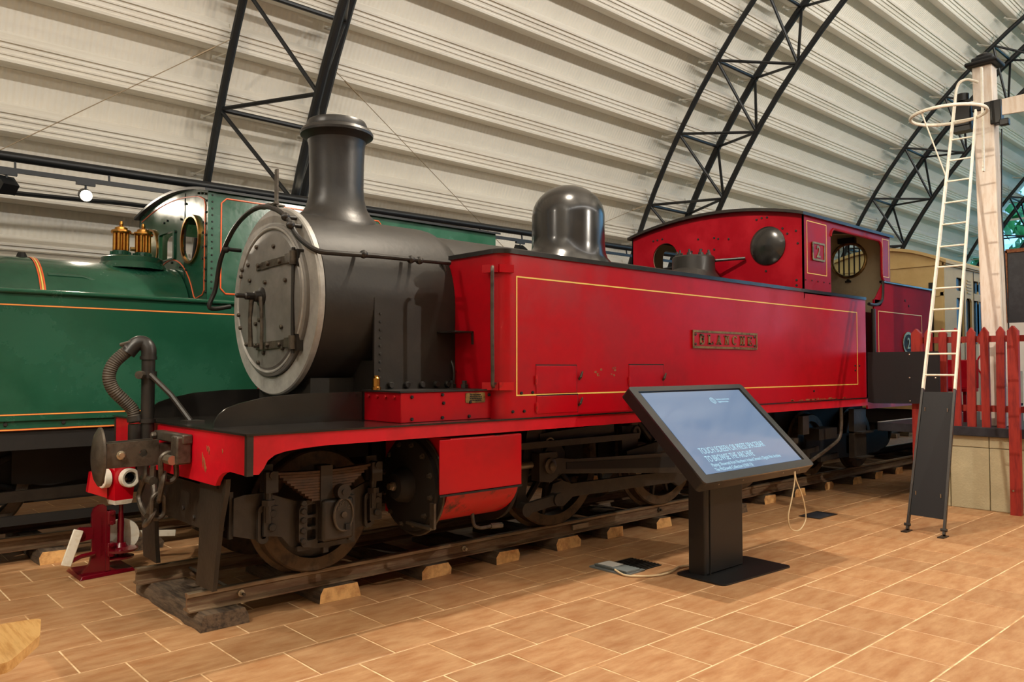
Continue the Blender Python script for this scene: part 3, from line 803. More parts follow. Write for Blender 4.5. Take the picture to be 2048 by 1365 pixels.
access_door(5.493, 6.00, 1.49, 1.722, 5.985, 1.58)
access_door(5.5, 6.00, 1.33, 1.476, 5.985, 1.385)
B = bolt_mesh(0.013, 0.012, M['void'], (0, -1, 0))
for x, z in ((4.19, 1.50), (4.31, 1.503), (4.10, 1.36), (4.22, 1.36), (10.0, 1.72), (10.12, 1.72), (10.0, 1.66), (8.9, 1.42)): inst('bolt', B, tk, (x, YN, z))
# worn scratches in the paint
sc_ = MB()
rs = random.Random(4)
for i in range(14):
    x = 5.02 + rs.uniform(0, 0.30); z = 1.655 + rs.uniform(-0.04, 0.05)
    if 5.14 < x < 5.2: continue
    sc_.box(x, x + rs.uniform(0.008, 0.03), YN - 0.0015, YN, z, z + rs.uniform(0.006, 0.02))
for i in range(22):
    x = rs.uniform(8.3, 9.7); sc_.box(x, x + rs.uniform(0.02, 0.09), YN - 0.0015, YN, 1.315, 1.322 + rs.uniform(0, 0.014))
sc_.build('worn_patch', M['rust'], tk)['kind'] = 'stuff'
hrv = MB().tube(smooth_path([(3.93, 4.50, 2.46), (3.905, 4.475, 2.44), (3.90, 4.47, 2.36), (3.902, 4.472, 2.0), (3.905, 4.47, 1.65), (3.905, 4.472, 1.57), (3.93, 4.49, 1.555)], 4), 0.014, 8).build('handrail', M['iron'], tk)
for z in (2.455, 1.555):
    MB().bar((3.935, 4.62, z), (3.985, 4.49, z), 0.025, 0.06).bar((3.985, 4.49, z), (4.10, 4.452, z), 0.02, 0.06).build('handrail_bracket', M['red'] if z > 2 else M['red_worn'], tk)
MB().box(3.80, 3.986, 4.79, 5.10, 1.972, 1.984).box(3.968, 3.986, 4.79, 4.80, 1.88, 1.98).build('lamp_shelf', M['black'], tk)
MB().tube(smooth_path([(3.90, 5.10, 2.56), (3.94, 5.08, 2.45), (3.95, 5.075, 2.2), (3.95, 5.07, 1.95), (3.95, 5.05, 1.80), (3.955, 5.0, 1.68), (3.955, 5.01, 1.54)], 5), 0.011, 8).build('pipe', M['black'], tk)
MB().tube(smooth_path([(3.88, 5.14, 2.50), (3.92, 5.12, 2.35), (3.93, 5.11, 2.0), (3.93, 5.11, 1.7), (3.94, 5.11, 1.54)], 5), 0.011, 8).build('pipe', M['iron'], tk)
un = MB().lathe([(0.03, 0), (0.03, 0.03), (0.02, 0.035), (0.02, 0.06)], (0, 0, 0), (0, 0, 1), 6).mesh('pipe_union', M['dirty'])
for y in (5.01, 4.86): inst('pipe_union', un, tk, (3.95, y, 1.534))
# nameplate
npx0, npx1, npz0, npz1 = 6.45, 7.63, 1.885, 2.062
nm = part('nameplate', red)
E_plate = MB().box(npx0, npx1, YN - 0.010, YN, npz0, npz1).build('plate_field', M['red'], nm)
E_frame = MB().rect_frame(npx0, npx1, npz0, npz1, 0.022, YN - 0.010, 0.008).build('plate_frame', M['brass_dull'], nm)
B = bolt_mesh(0.014, 0.010, M['iron'], (0, -1, 0), 8)
for x in (npx0 + 0.05, npx1 - 0.05):
    for z in (npz0 + 0.042, npz1 - 0.042): inst('plate_bolt', B, nm, (x, YN - 0.010, z))
def slab_letter(ch_, x, z, h, w):
    """blocky serif capitals as strokes"""
    m = MB(); y0, y1 = YN - 0.018, YN - 0.009; t = 0.026; s = 0.013; q = 0.011
    def v(xx, a=0.0, b=1.0): m.box(x + xx - t / 2, x + xx + t / 2, y0, y1, z + a * h, z + b * h)
    def serif(xx, zz, ww=0.046): m.box(x + xx - ww / 2, x + xx + ww / 2, y0, y1, zz - (s if zz > z + h / 2 else 0), zz + (0 if zz > z + h / 2 else s))
    def hh(a, b, zz, th=s): m.box(x + a, x + b, y0, y1, z + zz * h - th / 2, z + zz * h + th / 2)
    def dg(xa, za, xb, zb, th=t): m.hexa([(x + xa - th / 2, y0, z + za * h), (x + xa + th / 2, y0, z + za * h), (x + xa + th / 2, y1, z + za * h), (x + xa - th / 2, y1, z + za * h),
                                          (x + xb - th / 2, y0, z + zb * h), (x + xb + th / 2, y0, z + zb * h), (x + xb + th / 2, y1, z + zb * h), (x + xb - th / 2, y1, z + zb * h)])
    L_, R_ = 0.018, w - 0.018
    if ch_ == 'B':
        v(L_); serif(L_, z, 0.04); serif(L_, z + h, 0.04)
        for c0, r0 in ((0.27, 0.24), (0.75, 0.22)):
            pts = [(L_, c0 + r0)] + [(0.045 + (w - 0.06) * cos(a) , c0 + r0 * sin(a)) for a in [pi / 2 - pi * i / 8 for i in range(9)]] + [(L_, c0 - r0)]
            for (xa, za), (xb, zb) in zip(pts, pts[1:]): m.bar((x + xa, (y0 + y1) / 2, z + za * h), (x + xb, (y0 + y1) / 2, z + zb * h), 0.009, 0.018)
    elif ch_ == 'L':
        v(L_); serif(L_, z + h); hh(0, w, 0.06); m.box(x + w - s, x + w, y0, y1, z, z + h * 0.3); serif(L_, z)
    elif ch_ == 'A':
        dg(L_ - 0.004, 0, w / 2, 1, 0.014); dg(R_, 0, w / 2, 1); hh(0.025, w - 0.03, 0.33); serif(L_ - 0.004, z, 0.036); serif(R_, z, 0.044)
    elif ch_ == 'N':
        dg(L_, 0, L_, 1, 0.012); dg(R_, 0, R_, 1, 0.012); dg(R_, 0, L_, 1); serif(L_, z, 0.036); serif(R_, z + h, 0.036); serif(L_ - .005, z + h, 0.034)
    elif ch_ == 'C':
        pts = [(w / 2 + (w / 2 - 0.008) * cos(a), 0.5 + 0.44 * sin(a)) for a in [radians(45 + 270 * i / 12) for i in range(13)]]
        for i, ((xa, za), (xb, zb)) in enumerate(zip(pts, pts[1:])): m.bar((x + xa, (y0 + y1) / 2, z + za * h), (x + xb, (y0 + y1) / 2, z + zb * h), 0.009, 0.024 if 3 < i < 8 else 0.014)
        m.box(x + w - 0.016, x + w - 0.004, y0, y1, z + h * 0.68, z + h)
    elif ch_ == 'H':
        v(L_); v(R_); hh(L_, R_, 0.5)
        for xx in (L_, R_): serif(xx, z); serif(xx, z + h)
    elif ch_ == 'E':
        v(L_); hh(0, w, 0.06); hh(0, w, 0.94); hh(L_, w * 0.7, 0.5); m.box(x + w - s, x + w, y0, y1, z, z + h * 0.3); m.box(x + w - s, x + w, y0, y1, z + h * 0.72, z + h); m.box(x + w * .7 - .005, x + w * .7 + .005, y0, y1, z + h * .38, z + h * .62)
    return m
lx = npx0 + 0.115
for c_ in 'BLANCHE':
    slab_letter(c_, lx, npz0 + 0.042, 0.094, 0.088).build('letter', M['brass_dull'], nm)
    lx += 0.1455
# cab
CX0, CX1, EZ, AZC = 8.695, 11.13, 3.488, 3.648
def arch(y, ez=EZ, top=AZC):
    h = (YF - YN) / 2; s_ = top - ez; R = (h * h + s_ * s_) / (2 * s_)
    return top - R + sqrt(R * R - (y - YC) ** 2)
cab = part('cab', red)
ys = [YN + (YF - YN) * i / 24 for i in range(25)]
front = [(YF, 2.5), (YN, 2.5)] + [(y, arch(y)) for y in ys]
front = front[::-1]
W1, W2 = (4.915, 3.155), (6.43, 3.165)
MB().plate(front[::-1], [circ(W1[0], W1[1], 0.20), circ(W2[0], W2[1], 0.205)], 0.02, (CX0, 0, 0), (0, 1, 0), (0, 0, 1)).build('cab_front', M['cab_red'], cab)
MB().lathe([(0.232, 0), (0.232, 0.012), (0.21, 0.03), (0.16, 0.055), (0.09, 0.072), (0.001, 0.078)], (CX0 - 0.001, 4.915, 3.165), (-1, 0, 0), 40, True, False).build('window_cover', M['black_gloss'], cab, label='domed black cover over the near round window')
B = bolt_mesh(0.014, 0.008, M['void'], (-1, 0, 0), 8)
for px, y, z in [(0, 5.06, 3.50), (0, 4.99, 3.51), (0, 4.92, 3.51), (0, 6.62, 3.42), (0, 6.55, 3.425), (0, 6.47, 3.43), (0, 5.9, 3.36), (0, 5.6, 3.33), (0, 5.45, 3.31), (0, 6.0, 3.21), (0, 5.85, 3.22), (0, 5.66, 3.2), (0, 5.66, 3.35), (0, 4.72, 3.35), (0, 4.66, 3.28), (0, 4.55, 3.3), (0, 4.53, 3.15), (0, 4.55, 2.72), (0, 4.55, 2.66), (0, 4.94, 2.86)]:
    inst('bolt', B, cab, (CX0, y, z))
# cab sides with the rounded doorway
so = [(CX0, 2.56), (9.38, 2.56), (9.38, 3.30)] + [(9.38 + 0.10 - 0.10 * cos(a), 3.30 + 0.10 * sin(a)) for a in [pi / 2 * i / 6 for i in range(1, 7)]]
so += [(10.75 + 0.10 * sin(a), 3.30 + 0.10 * cos(a)) for a in [pi / 2 * i / 6 for i in range(7)]] + [(10.85, 2.96)]
so += [(10.85 + 0.10 - 0.10 * cos(a), 2.96 - 0.10 * sin(a)) for a in [pi / 2 * i / 5 for i in range(1, 6)]] + [(CX1, 2.86), (CX1, EZ), (CX0, EZ)]
for yy, nmx in ((YN, 'near'), (YF - 0.018, 'far')):
    sd = MB().plate(so, [], 0.018, (0, yy + 0.018, 0), (1, 0, 0), (0, 0, 1)).build('cab_side', M['cab_red'] if nmx == 'near' else M['cream'], cab)
    if nmx == 'near':
        eb = [(p[0], YN, p[1]) for p in so[1:-3]]
        MB().tube(eb[1:], 0.017, 8).build('opening_beading', M['cab_red'], cab)
        MB().rect_frame(8.775, 9.27, 2.80, 3.425, 0.009, YN, 0.0025).build('lining', M['line_yellow'], cab)
        MB().rect_frame(10.88, 11.09, 2.92, 3.44, 0.009, YN, 0.0025).build('lining', M['line_yellow'], cab)
        np2 = part('number_plate', red)
        MB().plate(rrect(8.89, 9.20, 2.965, 3.185, 0.02), [], 0.010, (0, YN, 0), (1, 0, 0), (0, 0, 1)).build('plate_field', M['cab_red'], np2)
        MB().plate(rrect(8.89, 9.20, 2.965, 3.185, 0.02), [rrect(8.912, 9.178, 2.987, 3.163, 0.014)], 0.018, (0, YN, 0), (1, 0, 0), (0, 0, 1)).build('plate_frame', M['brass_dull'], np2)
        text('numeral', '2', 0.20, (8.985, YN - 0.012, 3.008), (pi / 2, 0, 0), M['brass_dull'], np2, 0.005, 0.004)
        bq = bolt_mesh(0.010, 0.006, M['void'], (0, -1, 0), 6)
        for i in range(5): inst('rivet', bq, cab, (8.74 + 0.15 * i, YN, 2.72))
# cream lining of the front sheet and far side, rear sheet with its barred round window
MB().plate([(min(max(y, YN + 0.02), YF - 0.02), z - (0.006 if z > 2.6 else 0)) for y, z in front[::-1]], [circ(W1[0], W1[1], 0.20), circ(W2[0], W2[1], 0.205)], 0.006, (CX0 + 0.021, 0, 0), (0, 1, 0), (0, 0, 1)).build('cab_lining', M['cream'], cab)
rear = [(YF - 0.02, 1.32), (YN + 0.02, 1.32)] + [(y, arch(y) - 0.01) for y in ys[1:-1]]
RW = (5.013, 3.217)
rs_ = MB().plate(rear, [circ(RW[0], RW[1], 0.232), circ(2 * YC - RW[0], RW[1], 0.232)], 0.02, (11.09, 0, 0), (0, 1, 0), (0, 0, 1)).build('cab_rear', M['cream'], cab)
MB().torus((11.085, RW[0], RW[1]), 0.24, 0.022, (1, 0, 0), 40, 8).build('window_rim', M['brass_dull'], cab)
for y in (4.87, 4.945, 5.02, 5.095, 5.165):
    h = sqrt(0.232 ** 2 - (y - RW[0]) ** 2)
    MB().cyl((11.11, y, RW[1] - h), (11.11, y, RW[1] + h), 0.011, 8).build('window_bar', M['black'], cab)
MB().plate(circ(RW[0], RW[1], 0.232), [], 0.004, (11.118, 0, 0), (0, 1, 0), (0, 0, 1)).build('window_pane', M['glass'], cab)
MB().box(11.02, 11.09, 4.90, 5.14, 3.455, 3.53).build('wiper_motor', M['black'], cab)
MB().lathe([(0.02, 0), (0.02, 0.03)], (11.09, 5.02, 2.93), (-1, 0, 0), 8).box(11.06, 11.085, 4.98, 5.06, 2.90, 2.925).build('window_catch', M['dirty'], cab)
# roof
rf = MB(); P = []
for x in (8.63, 11.19):
    P.append([(x, YN - 0.035 + (YF - YN + 0.07) * i / 24) for i in range(25)])
vs = []
for x in (8.63, 11.19):
    for i in range(25):
        y = YN - 0.035 + (YF - YN + 0.07) * i / 24; z = arch(min(max(y, YN), YF)) - (0.012 if i in (0, 24) else 0)
        vs += [(x, y, z - 0.004), (x, y, z + 0.032)]
fs = []
for i in range(24):
    a, b, c, d = 2 * i, 2 * i + 2, 50 + 2 * i, 52 + 2 * i
    fs += [(a, b, d, c), (a + 1, c + 1, d + 1, b + 1), (a, a + 1, b + 1, b), (c, d, d + 1, c + 1)]
fs += [(0, 50, 51, 1), (48, 49, 99, 98)]
rf.add(vs, fs).build('cab_roof', M['black'], cab, smooth=30)
# maroon inner doorway, cab floor, pillar handrail
MB().box(10.33, 11.05, 4.66, 4.68, FZ, 2.45).build('cab_doorway', M['maroon'], cab)
MB().box(9.9, 10.4, 4.70, 6.7, FZ, 1.75).box(8.75, 9.3, 5.1, 6.35, FZ, 2.9).build('backhead', M['void'], cab)
MB().tube([(10.55, YN - 0.01, FZ), (10.55, YN - 0.012, 1.9), (10.55, YN - 0.01, 2.47)], 0.028, 10).build('cab_handrail', M['black'], cab)
MB().tube(smooth_path([(10.44, YN, 2.53), (10.55, YN - 0.004, 2.525), (10.70, YN - 0.004, 2.54), (10.83, YN - 0.004, 2.60), (10.865, YN - 0.004, 2.70), (10.87, YN - 0.004, 2.86)], 5), 0.022, 8).build('doorway_beading', M['black'], cab)
# bunker
bk = MB().box(11.12, 12.58, YN, YF, FZ, 2.845).build('bunker', M['bunker'], red)
MB().box(10.60, 11.12, YN, YN + 0.02, FZ, 2.60).box(10.90, 11.12, YN, YN + 0.02, 2.60, 2.845).build('bunker_side', M['bunker'], bk)
MB().box(10.60, 11.12, YF - 0.02, YF, FZ, 2.845).build('bunker_side', M['cream'], bk)
MB().plate([(10.62, 2.60), (10.62, 2.52), (10.80, 2.52), (10.90, 2.60), (10.93, 2.845), (10.88, 2.845)], [], 0.01, (0, YN + 0.01, 0), (1, 0, 0), (0, 0, 1)).build('bunker_edge', M['bunker'], bk)
MB().box(10.86, 12.62, YN - 0.02, YN + 0.04, 2.835, 2.868).box(12.55, 12.62, YN, YF, 2.835, 2.868).box(10.86, 12.62, YF - 0.04, YF + 0.02, 2.835, 2.868).build('bunker_beading', M['black_gloss'], bk, bevel=0.01)
MB().rect_frame(10.72, 12.22, 1.46, 2.455, 0.010, YN, 0.0025).build('lining', M['line_yellow'], bk)
ov = MB().plate(circ(11.70, 2.04, 0.19, 36, 0.16), [], 0.012, (0, YN, 0), (1, 0, 0), (0, 0, 1)).build('oval_plate', M['brass_dull'], red)
MB().plate(circ(11.70, 2.04, 0.155, 36, 0.125), [], 0.002, (0, YN - 0.012, 0), (1, 0, 0), (0, 0, 1)).build('plate_field', M['void'], ov)
text('numeral', '2', 0.22, (11.63, YN - 0.016, 1.962), (pi / 2, 0, 0), M['brass_dull'], ov, 0.004, 0.003)
bq = bolt_mesh(0.02, 0.006, M['void'], (0, -1, 0), 8)
for x, z in ((11.62, 2.64), (11.75, 2.57)): inst('bolt', bq, bk, (x, YN, z))

# wheels
def wheel(name, x, y, r, spokes, near, hub=0.16, solid=False):
    zc = RZ + r; s = -1 if near else 1
    w = part(name, red)
    yo = y + s * 0.065          # outer face
    yi = y - s * 0.065
    prof = [(r - 0.10, 0.0), (r - 0.012, 0.0), (r, 0.012), (r + 0.003, 0.10), (r + 0.035, 0.112), (r + 0.035, 0.128), (r - 0.07, 0.13), (r - 0.10, 0.12), (r - 0.10, 0.0)]
    MB().lathe(prof, (x, yo, zc), (0, -s, 0), 48, False, False).build('tyre', M['tyre'], w)
    if solid:
        MB().lathe([(0.0, 0.02), (hub, 0.01), (hub, 0.03), (r - 0.10, 0.05), (r - 0.09, 0.08), (0.0, 0.10)], (x, yo, zc), (0, -s, 0), 40, False, False).build('wheel_disc', M['dirty'], w)
    else:
        MB().cyl((x, yo, zc), (x, yi, zc), hub, 24).build('hub', M['dirty'], w)
        sm = MB().tube([(0, 0, hub * 0.8), (0, 0, r - 0.09)], [0.035, 0.026], 8).mesh('spoke', M['dirty'])
        for i in range(spokes):
            inst('spoke', sm, w, (x, y, zc), (0, 2 * pi * i / spokes + 0.2, 0))
    return w
for near, y in ((True, 5.265), (False, 6.205)):
    wheel('pony_wheel', 2.86, y, 0.44, 8, near, 0.12, True)
    for x in (5.31, 6.96, 8.55):
        w = wheel('driving_wheel', x, y, 0.60, 12, near)
        if near:
            a0 = radians(-115)
    wheel('trailing_wheel', 10.3, y, 0.42, 8, near, 0.12, True)
    wheel('trailing_wheel', 11.75, y, 0.42, 8, near, 0.12, True)
ax = MB()
for x, r in ((2.86, 0.44), (5.31, 0.6), (6.96, 0.6), (8.55, 0.6), (10.3, 0.42), (11.75, 0.42)): ax.cyl((x, 5.3, RZ + r), (x, 6.16, RZ + r), 0.07, 16)
ax.build('axle_set', M['dirty'], red)
# leading pony truck: outside frame, spring, axlebox
pt = part('pony_truck', red)
fp_ = [(2.13, 0.62), (2.13, 0.86), (2.20, 0.875), (2.34, 0.875), (2.38, 0.86), (2.55, 0.80), (2.72, 0.79), (2.93, 0.80), (3.08, 0.86), (3.12, 0.875), (3.18, 0.875), (3.18, 0.56), (3.04, 0.555), (2.96, 0.50), (2.90, 0.47), (2.58, 0.47), (2.52, 0.50), (2.46, 0.57), (2.38, 0.585), (2.27, 0.58)]
for yy in (4.95, 2 * YC - 4.97):
    MB().plate(fp_, [], 0.02, (0, yy + 0.02, 0), (1, 0, 0), (0, 0, 1)).build('side_frame', M['dirty'], pt)
    # leaf spring: each leaf curved, shorter downwards
    for k in range(11):
        hl = 0.36 - 0.026 * k; m = MB(); yy2 = yy - 0.085
        prev = None
        zt = 1.005 - 0.0185 * k
        vs = []
        for i in range(9):
            u = -1 + 2 * i / 8; x = 2.735 + hl * u; z = zt - 0.008 + 0.014 * (hl * u / 0.36) ** 2
            vs += [(x, yy2, z - 0.0165), (x, yy2 + 0.075, z - 0.0165), (x, yy2 + 0.075, z), (x, yy2, z)]
        fs = []
        for i in range(8):
            for j in range(4): fs.append((i * 4 + j, i * 4 + 4 + j, i * 4 + 4 + (j + 1) % 4, i * 4 + (j + 1) % 4))
        fs += [(0, 1, 2, 3), (35, 34, 33, 32)]
        m.add(vs, fs).build('spring_leaf', M['spring'], pt)
    MB().box(2.695, 2.785, yy - 0.095, yy + 0.0, 0.75, 1.03).build('spring_buckle', M['dirty'], pt)
    for x in (2.345, 3.145):
        h_ = MB()
        h_.box(x - 0.045, x + 0.04, yy - 0.10, yy - 0.075, 0.885, 1.02); h_.box(x - 0.045, x + 0.04, yy - 0.02, yy + 0.0, 0.885, 1.06)
        h_.cyl((x, yy - 0.115, 1.0), (x, yy, 1.0), 0.026, 12)
        h_.cyl((x - 0.005, yy - 0.05, 0.69), (x - 0.005, yy - 0.05, 0.90), 0.026, 10)
        h_.cyl((x - 0.005, yy - 0.05, 0.80), (x - 0.005, yy - 0.05, 0.835), 0.045, 6)
        h_.build('spring_hanger', M['dirty'], pt)
        b_ = MB(); xo = x + 0.01
        b_.box(xo - 0.045, xo + 0.055, yy - 0.055, yy - 0.005, 0.60, 0.79)
        b_.plate(rrect(xo - 0.075, xo + 0.0, 0.55, 0.80, 0.035), [rrect(xo - 0.055, xo - 0.02, 0.58, 0.76, 0.016)], 0.03, (0, yy - 0.002, 0), (1, 0, 0), (0, 0, 1))
        b_.build('hanger_bracket', M['dirty'], pt)
        bq = bolt_mesh(0.026, 0.022, M['dirty'], (0, -1, 0), 10)
        for z in (0.655, 0.745): inst('bolt', bq, pt, (xo + 0.01, yy - 0.055, z))
    # axlebox with its round cover
    MB().box(2.70, 2.94, yy - 0.12, yy + 0.02, 0.515, 0.80).build('axlebox', M['dirty'], pt, bevel=0.02)
    for xa, xb in ((2.56, 2.70), (2.94, 2.99)):
        MB().plate([(xa, 0.54), (xa + (0.03 if xa < 2.7 else 0), 0.49), (xb, 0.47), (xb, 0.80), (xa + (0.03 if xa < 2.7 else 0), 0.80), (xa, 0.74)], [] if xa > 2.7 else [rrect(xa + 0.06, xb - 0.015, 0.53, 0.60, 0.01), rrect(xa + 0.06, xb - 0.015, 0.62, 0.68, 0.01), rrect(xa + 0.06, xb - 0.015, 0.70, 0.77, 0.01)], 0.05, (0, yy, 0), (1, 0, 0), (0, 0, 1)).build('horn_guide', M['dirty'], pt)
    bq = bolt_mesh(0.022, 0.02, M['dirty'], (0, -1, 0), 8)
    for z in (0.53, 0.60, 0.67, 0.73, 0.785): inst('bolt', bq, pt, (2.59, yy - 0.045, z))
    MB().box(2.56, 3.0, yy - 0.03, yy + 0.01, 0.462, 0.495).box(2.76, 2.80, yy - 0.02, yy + 0.02, 0.42, 0.47).build('keep_plate', M['dirty'], pt)
    if yy < 5:
        cv = MB().plate(circ(2.845, 0.69, 0.075, 28, 0.115), [], 0.02, (0, yy - 0.12, 0), (1, 0, 0), (0, 0, 1)).build('axlebox_cover', M['dirty'], pt)
        t_ = [(2.845 + 0.072 * cos(a), yy - 0.142, 0.69 + 0.11 * sin(a)) for a in [2 * pi * i / 28 for i in range(28)]]
        MB().tube(t_, 0.009, 6, closed=True).build('cover_clip', M['iron'], pt)
        MB().cyl((2.845, yy - 0.15, 0.845), (2.845, yy - 0.09, 0.845), 0.052, 20).cyl((2.845, yy - 0.158, 0.845), (2.845, yy - 0.15, 0.845), 0.02, 10).build('cover_boss', M['dirty'], pt)
        MB().cyl((2.845, yy - 0.155, 0.69), (2.845, yy - 0.13, 0.69), 0.022, 12).build('cover_stud', M['iron'], pt)
        MB().box(2.855, 2.89, yy - 0.155, yy - 0.14, 0.585, 0.625).build('cover_catch', M['void'], pt)
        # worn cast letters around the cover
        for k, ch_ in enumerate('CDRJC'):
            a = radians(150 - 30 * k)
            text('letter', ch_, 0.035, (2.834 + 0.045 * cos(a), yy - 0.1415, 0.685 + 0.075 * sin(a)), (pi / 2, 0, 0), M['iron'], pt, 0.002)
# front stretcher of the truck
MB().box(2.11, 2.135, 4.97, 6.48, 0.60, 0.90).build('truck_stretcher', M['dirty'], pt)
bq = bolt_mesh(0.018, 0.014, M['dirty'], (-1, 0, 0), 8)
for y, z in ((5.05, 0.66), (5.05, 0.72), (5.05, 0.78), (5.05, 0.84), (5.55, 0.66), (5.75, 0.70)): inst('bolt', bq, pt, (2.11, y, z))
MB().box(2.14, 3.0, 5.4, 6.05, 0.75, 1.0).build('truck_bolster', M['void'], pt)
# guard irons
gi = [(2.13, 1.02), (1.93, 1.02), (1.925, 0.93), (1.955, 0.70), (1.955, 0.45), (1.93, 0.27), (1.95, 0.265), (2.03, 0.262), (2.055, 0.50), (2.085, 0.75)]
gi = [(2.30, 0.99), (2.06, 0.99), (2.065, 0.80), (2.09, 0.55), (2.085, 0.40), (2.045, 0.262), (2.13, 0.255), (2.17, 0.42), (2.20, 0.65)]
gy_ = [(4.87, 1.0), (4.88, 0.92), (4.96, 0.72), (5.02, 0.48), (5.06, 0.262), (5.35, 0.255), (5.31, 0.42), (5.295, 0.60), (5.295, 1.0)]
for s_ in (0, 1):
    MB().plate([(y if s_ == 0 else 2 * YC - y, z) for y, z in (gy_ if s_ else gy_)], [], 0.03, (2.045, 0, 0), (0, 1, 0), (0, 0, 1)).build('guard_iron', M['dirty'], red, bevel=0.004)
MB().box(2.03, 2.06, 4.98, 5.20, 0.93, 1.02).cyl((2.03, 5.02, 0.97), (2.005, 5.02, 0.97), 0.02, 8).build('guard_iron_bracket', M['dirty'], red)
# cylinders
def cylinder(near):
    ym = (lambda y: y) if near else (lambda y: 2 * YC - y)
    yc, zc = ym(4.90), 0.825
    c = part('cylinder', red)
    yo = ym(YN + 0.01); s = -1 if near else 1
    R = 0.40
    pro = [(ym(5.3), 1.19), (yo, 1.19), (yo + s * 0.0, 1.165), (ym(4.478), 0.95), (ym(4.475), 0.79)]
    low = [(yc + s * 0.40 * cos(radians(-10 - 80 * i / 8)), zc + 0.02 + 0.31 * sin(radians(-10 - 80 * i / 8)) - 0.0) for i in range(9)]
    outl = pro[1:] + low + [(ym(5.3), 0.57), (ym(5.3), 1.19)]
    if not near: outl = outl
    MB().plate(outl if near else outl[::-1], [], 0.69, (3.51, 0, 0), (0, 1, 0), (0, 0, 1)).build('cylinder_casing', M['red_worn'], c, smooth=35)
    sg = YN - 0.0
    if near:
        MB().box(3.405, 4.195, ym(4.462), ym(4.474), 0.80, 1.185).build('casing_panel', M['red'], c, bevel=0.004)
        MB().box(3.402, 4.198, ym(4.455), ym(4.475), 0.785, 0.797).build('casing_seam', M['void'], c)
    MB().lathe([(0.33, 0), (0.365, 0.0), (0.375, 0.012), (0.375, 0.04), (0.36, 0.05), (0.345, 0.05), (0.34, 0.08), (0.30, 0.09), (0.13, 0.10), (0.12, 0.16), (0.09, 0.20), (0.001, 0.205)], (3.52, yc, zc), (-1, 0, 0), 48, True, False).build('cylinder_cover', M['void'], c)
    MB().torus((3.495, yc, zc), 0.372, 0.012, (1, 0, 0), 48, 8).build('cover_rim', M['iron'], c)
    bq = MB().lathe([(0.026, 0), (0.026, 0.035), (0.015, 0.036), (0.015, 0.055)], (0, 0, 0), (-1, 0, 0), 6).mesh('cover_nut', M['iron'])
    for i in range(12):
        a = 2 * pi * (i + 0.4) / 12
        inst('cover_nut', bq, c, (3.465, yc + 0.30 * cos(a), zc + 0.30 * sin(a)))
    MB().lathe([(0.055, 0), (0.06, 0.01), (0.06, 0.05), (0.045, 0.055), (0.045, 0.07), (0.034, 0.075), (0.034, 0.12), (0.026, 0.125), (0.026, 0.15), (0.001, 0.152)], (3.42, yc, zc), (-1, 0, 0), 6).build('relief_valve', M['steel'], c)
    MB().lathe([(0.33, 0), (0.36, 0.0), (0.36, 0.04), (0.15, 0.05), (0.10, 0.14), (0.001, 0.14)], (4.20, yc, zc), (1, 0, 0), 40, True, False).build('rear_cover', M['void'], c)
    if near:
        MB().bar((3.42, 4.56, 0.73), (3.42, 4.56, 0.55), 0.05, 0.02, (1, 0, 0)).bar((3.42, 4.56, 0.55), (3.42, 4.86, 0.555), 0.05, 0.02).build('drain_bracket', M['iron'], c)
        MB().tube(smooth_path([(3.9, 4.7, 0.60), (3.9, 4.68, 0.5), (3.95, 4.66, 0.47), (4.05, 4.66, 0.47)], 4), 0.014, 8).cyl((4.05, 4.66, 0.47), (4.16, 4.65, 0.465), 0.022, 6).build('drain_cock', M['iron'], c)
cylinder(True); cylinder(False)
# motion on the near side
mo = part('motion', red)
MB().cyl((4.3, 4.93, 0.86), (4.75, 4.93, 0.86), 0.03, 12).build('piston_rod', M['steel'], mo)
MB().box(4.36, 6.2, 4.90, 4.97, 1.00, 1.055).build('slide_bar', M['dirty'], mo)
MB().plate([(4.78, 0.96), (4.78, 0.72), (4.92, 0.70), (5.0, 0.74), (5.0, 0.96)], [], 0.10, (0, 4.96, 0), (1, 0, 0), (0, 0, 1)).build('crosshead', M['dirty'], mo, bevel=0.01)
MB().lathe([(0.07, 0), (0.07, 0.02), (0.045, 0.03), (0.04, 0.05), (0.02, 0.06)], (4.90, 4.86, 0.845), (0, -1, 0), 12).build('crosshead_pin', M['iron'], mo)
cr = [(4.86, 0.90), (4.86, 0.78), (5.0, 0.77), (6.75, 0.62), (6.86, 0.60), (6.92, 0.62), (6.94, 0.74), (6.90, 0.82), (6.75, 0.83), (5.2, 0.88), (5.0, 0.905)]
MB().plate(cr, [], 0.05, (0, 4.90, 0), (1, 0, 0), (0, 0, 1)).build('connecting_rod', M['dirty'], mo, bevel=0.012)
MB().plate([(5.1, 0.86), (5.1, 0.80), (6.7, 0.68), (6.7, 0.79)], [], 0.006, (0, 4.85, 0), (1, 0, 0), (0, 0, 1)).build('rod_flute', M['void'], mo)
cpl = [(5.02, 0.56), (5.08, 0.46), (5.20, 0.45), (5.32, 0.52), (6.85, 0.50), (6.95, 0.45), (7.06, 0.5), (8.5, 0.50), (8.62, 0.55), (8.62, 0.62), (8.5, 0.63), (7.05, 0.62), (6.95, 0.66), (6.85, 0.62), (5.3, 0.64), (5.18, 0.68), (5.06, 0.66)]
MB().plate(cpl, [], 0.045, (0, 5.02, 0), (1, 0, 0), (0, 0, 1)).build('coupling_rod', M['dirty'], mo, bevel=0.01)
MB().plate([(4.62, 0.50), (4.76, 1.15), (4.94, 1.15), (4.92, 0.95), (4.80, 0.90), (4.74, 0.60), (4.80, 0.48)], [], 0.03, (0, 5.02, 0), (1, 0, 0), (0, 0, 1)).build('motion_bracket', M['dirty'], mo)
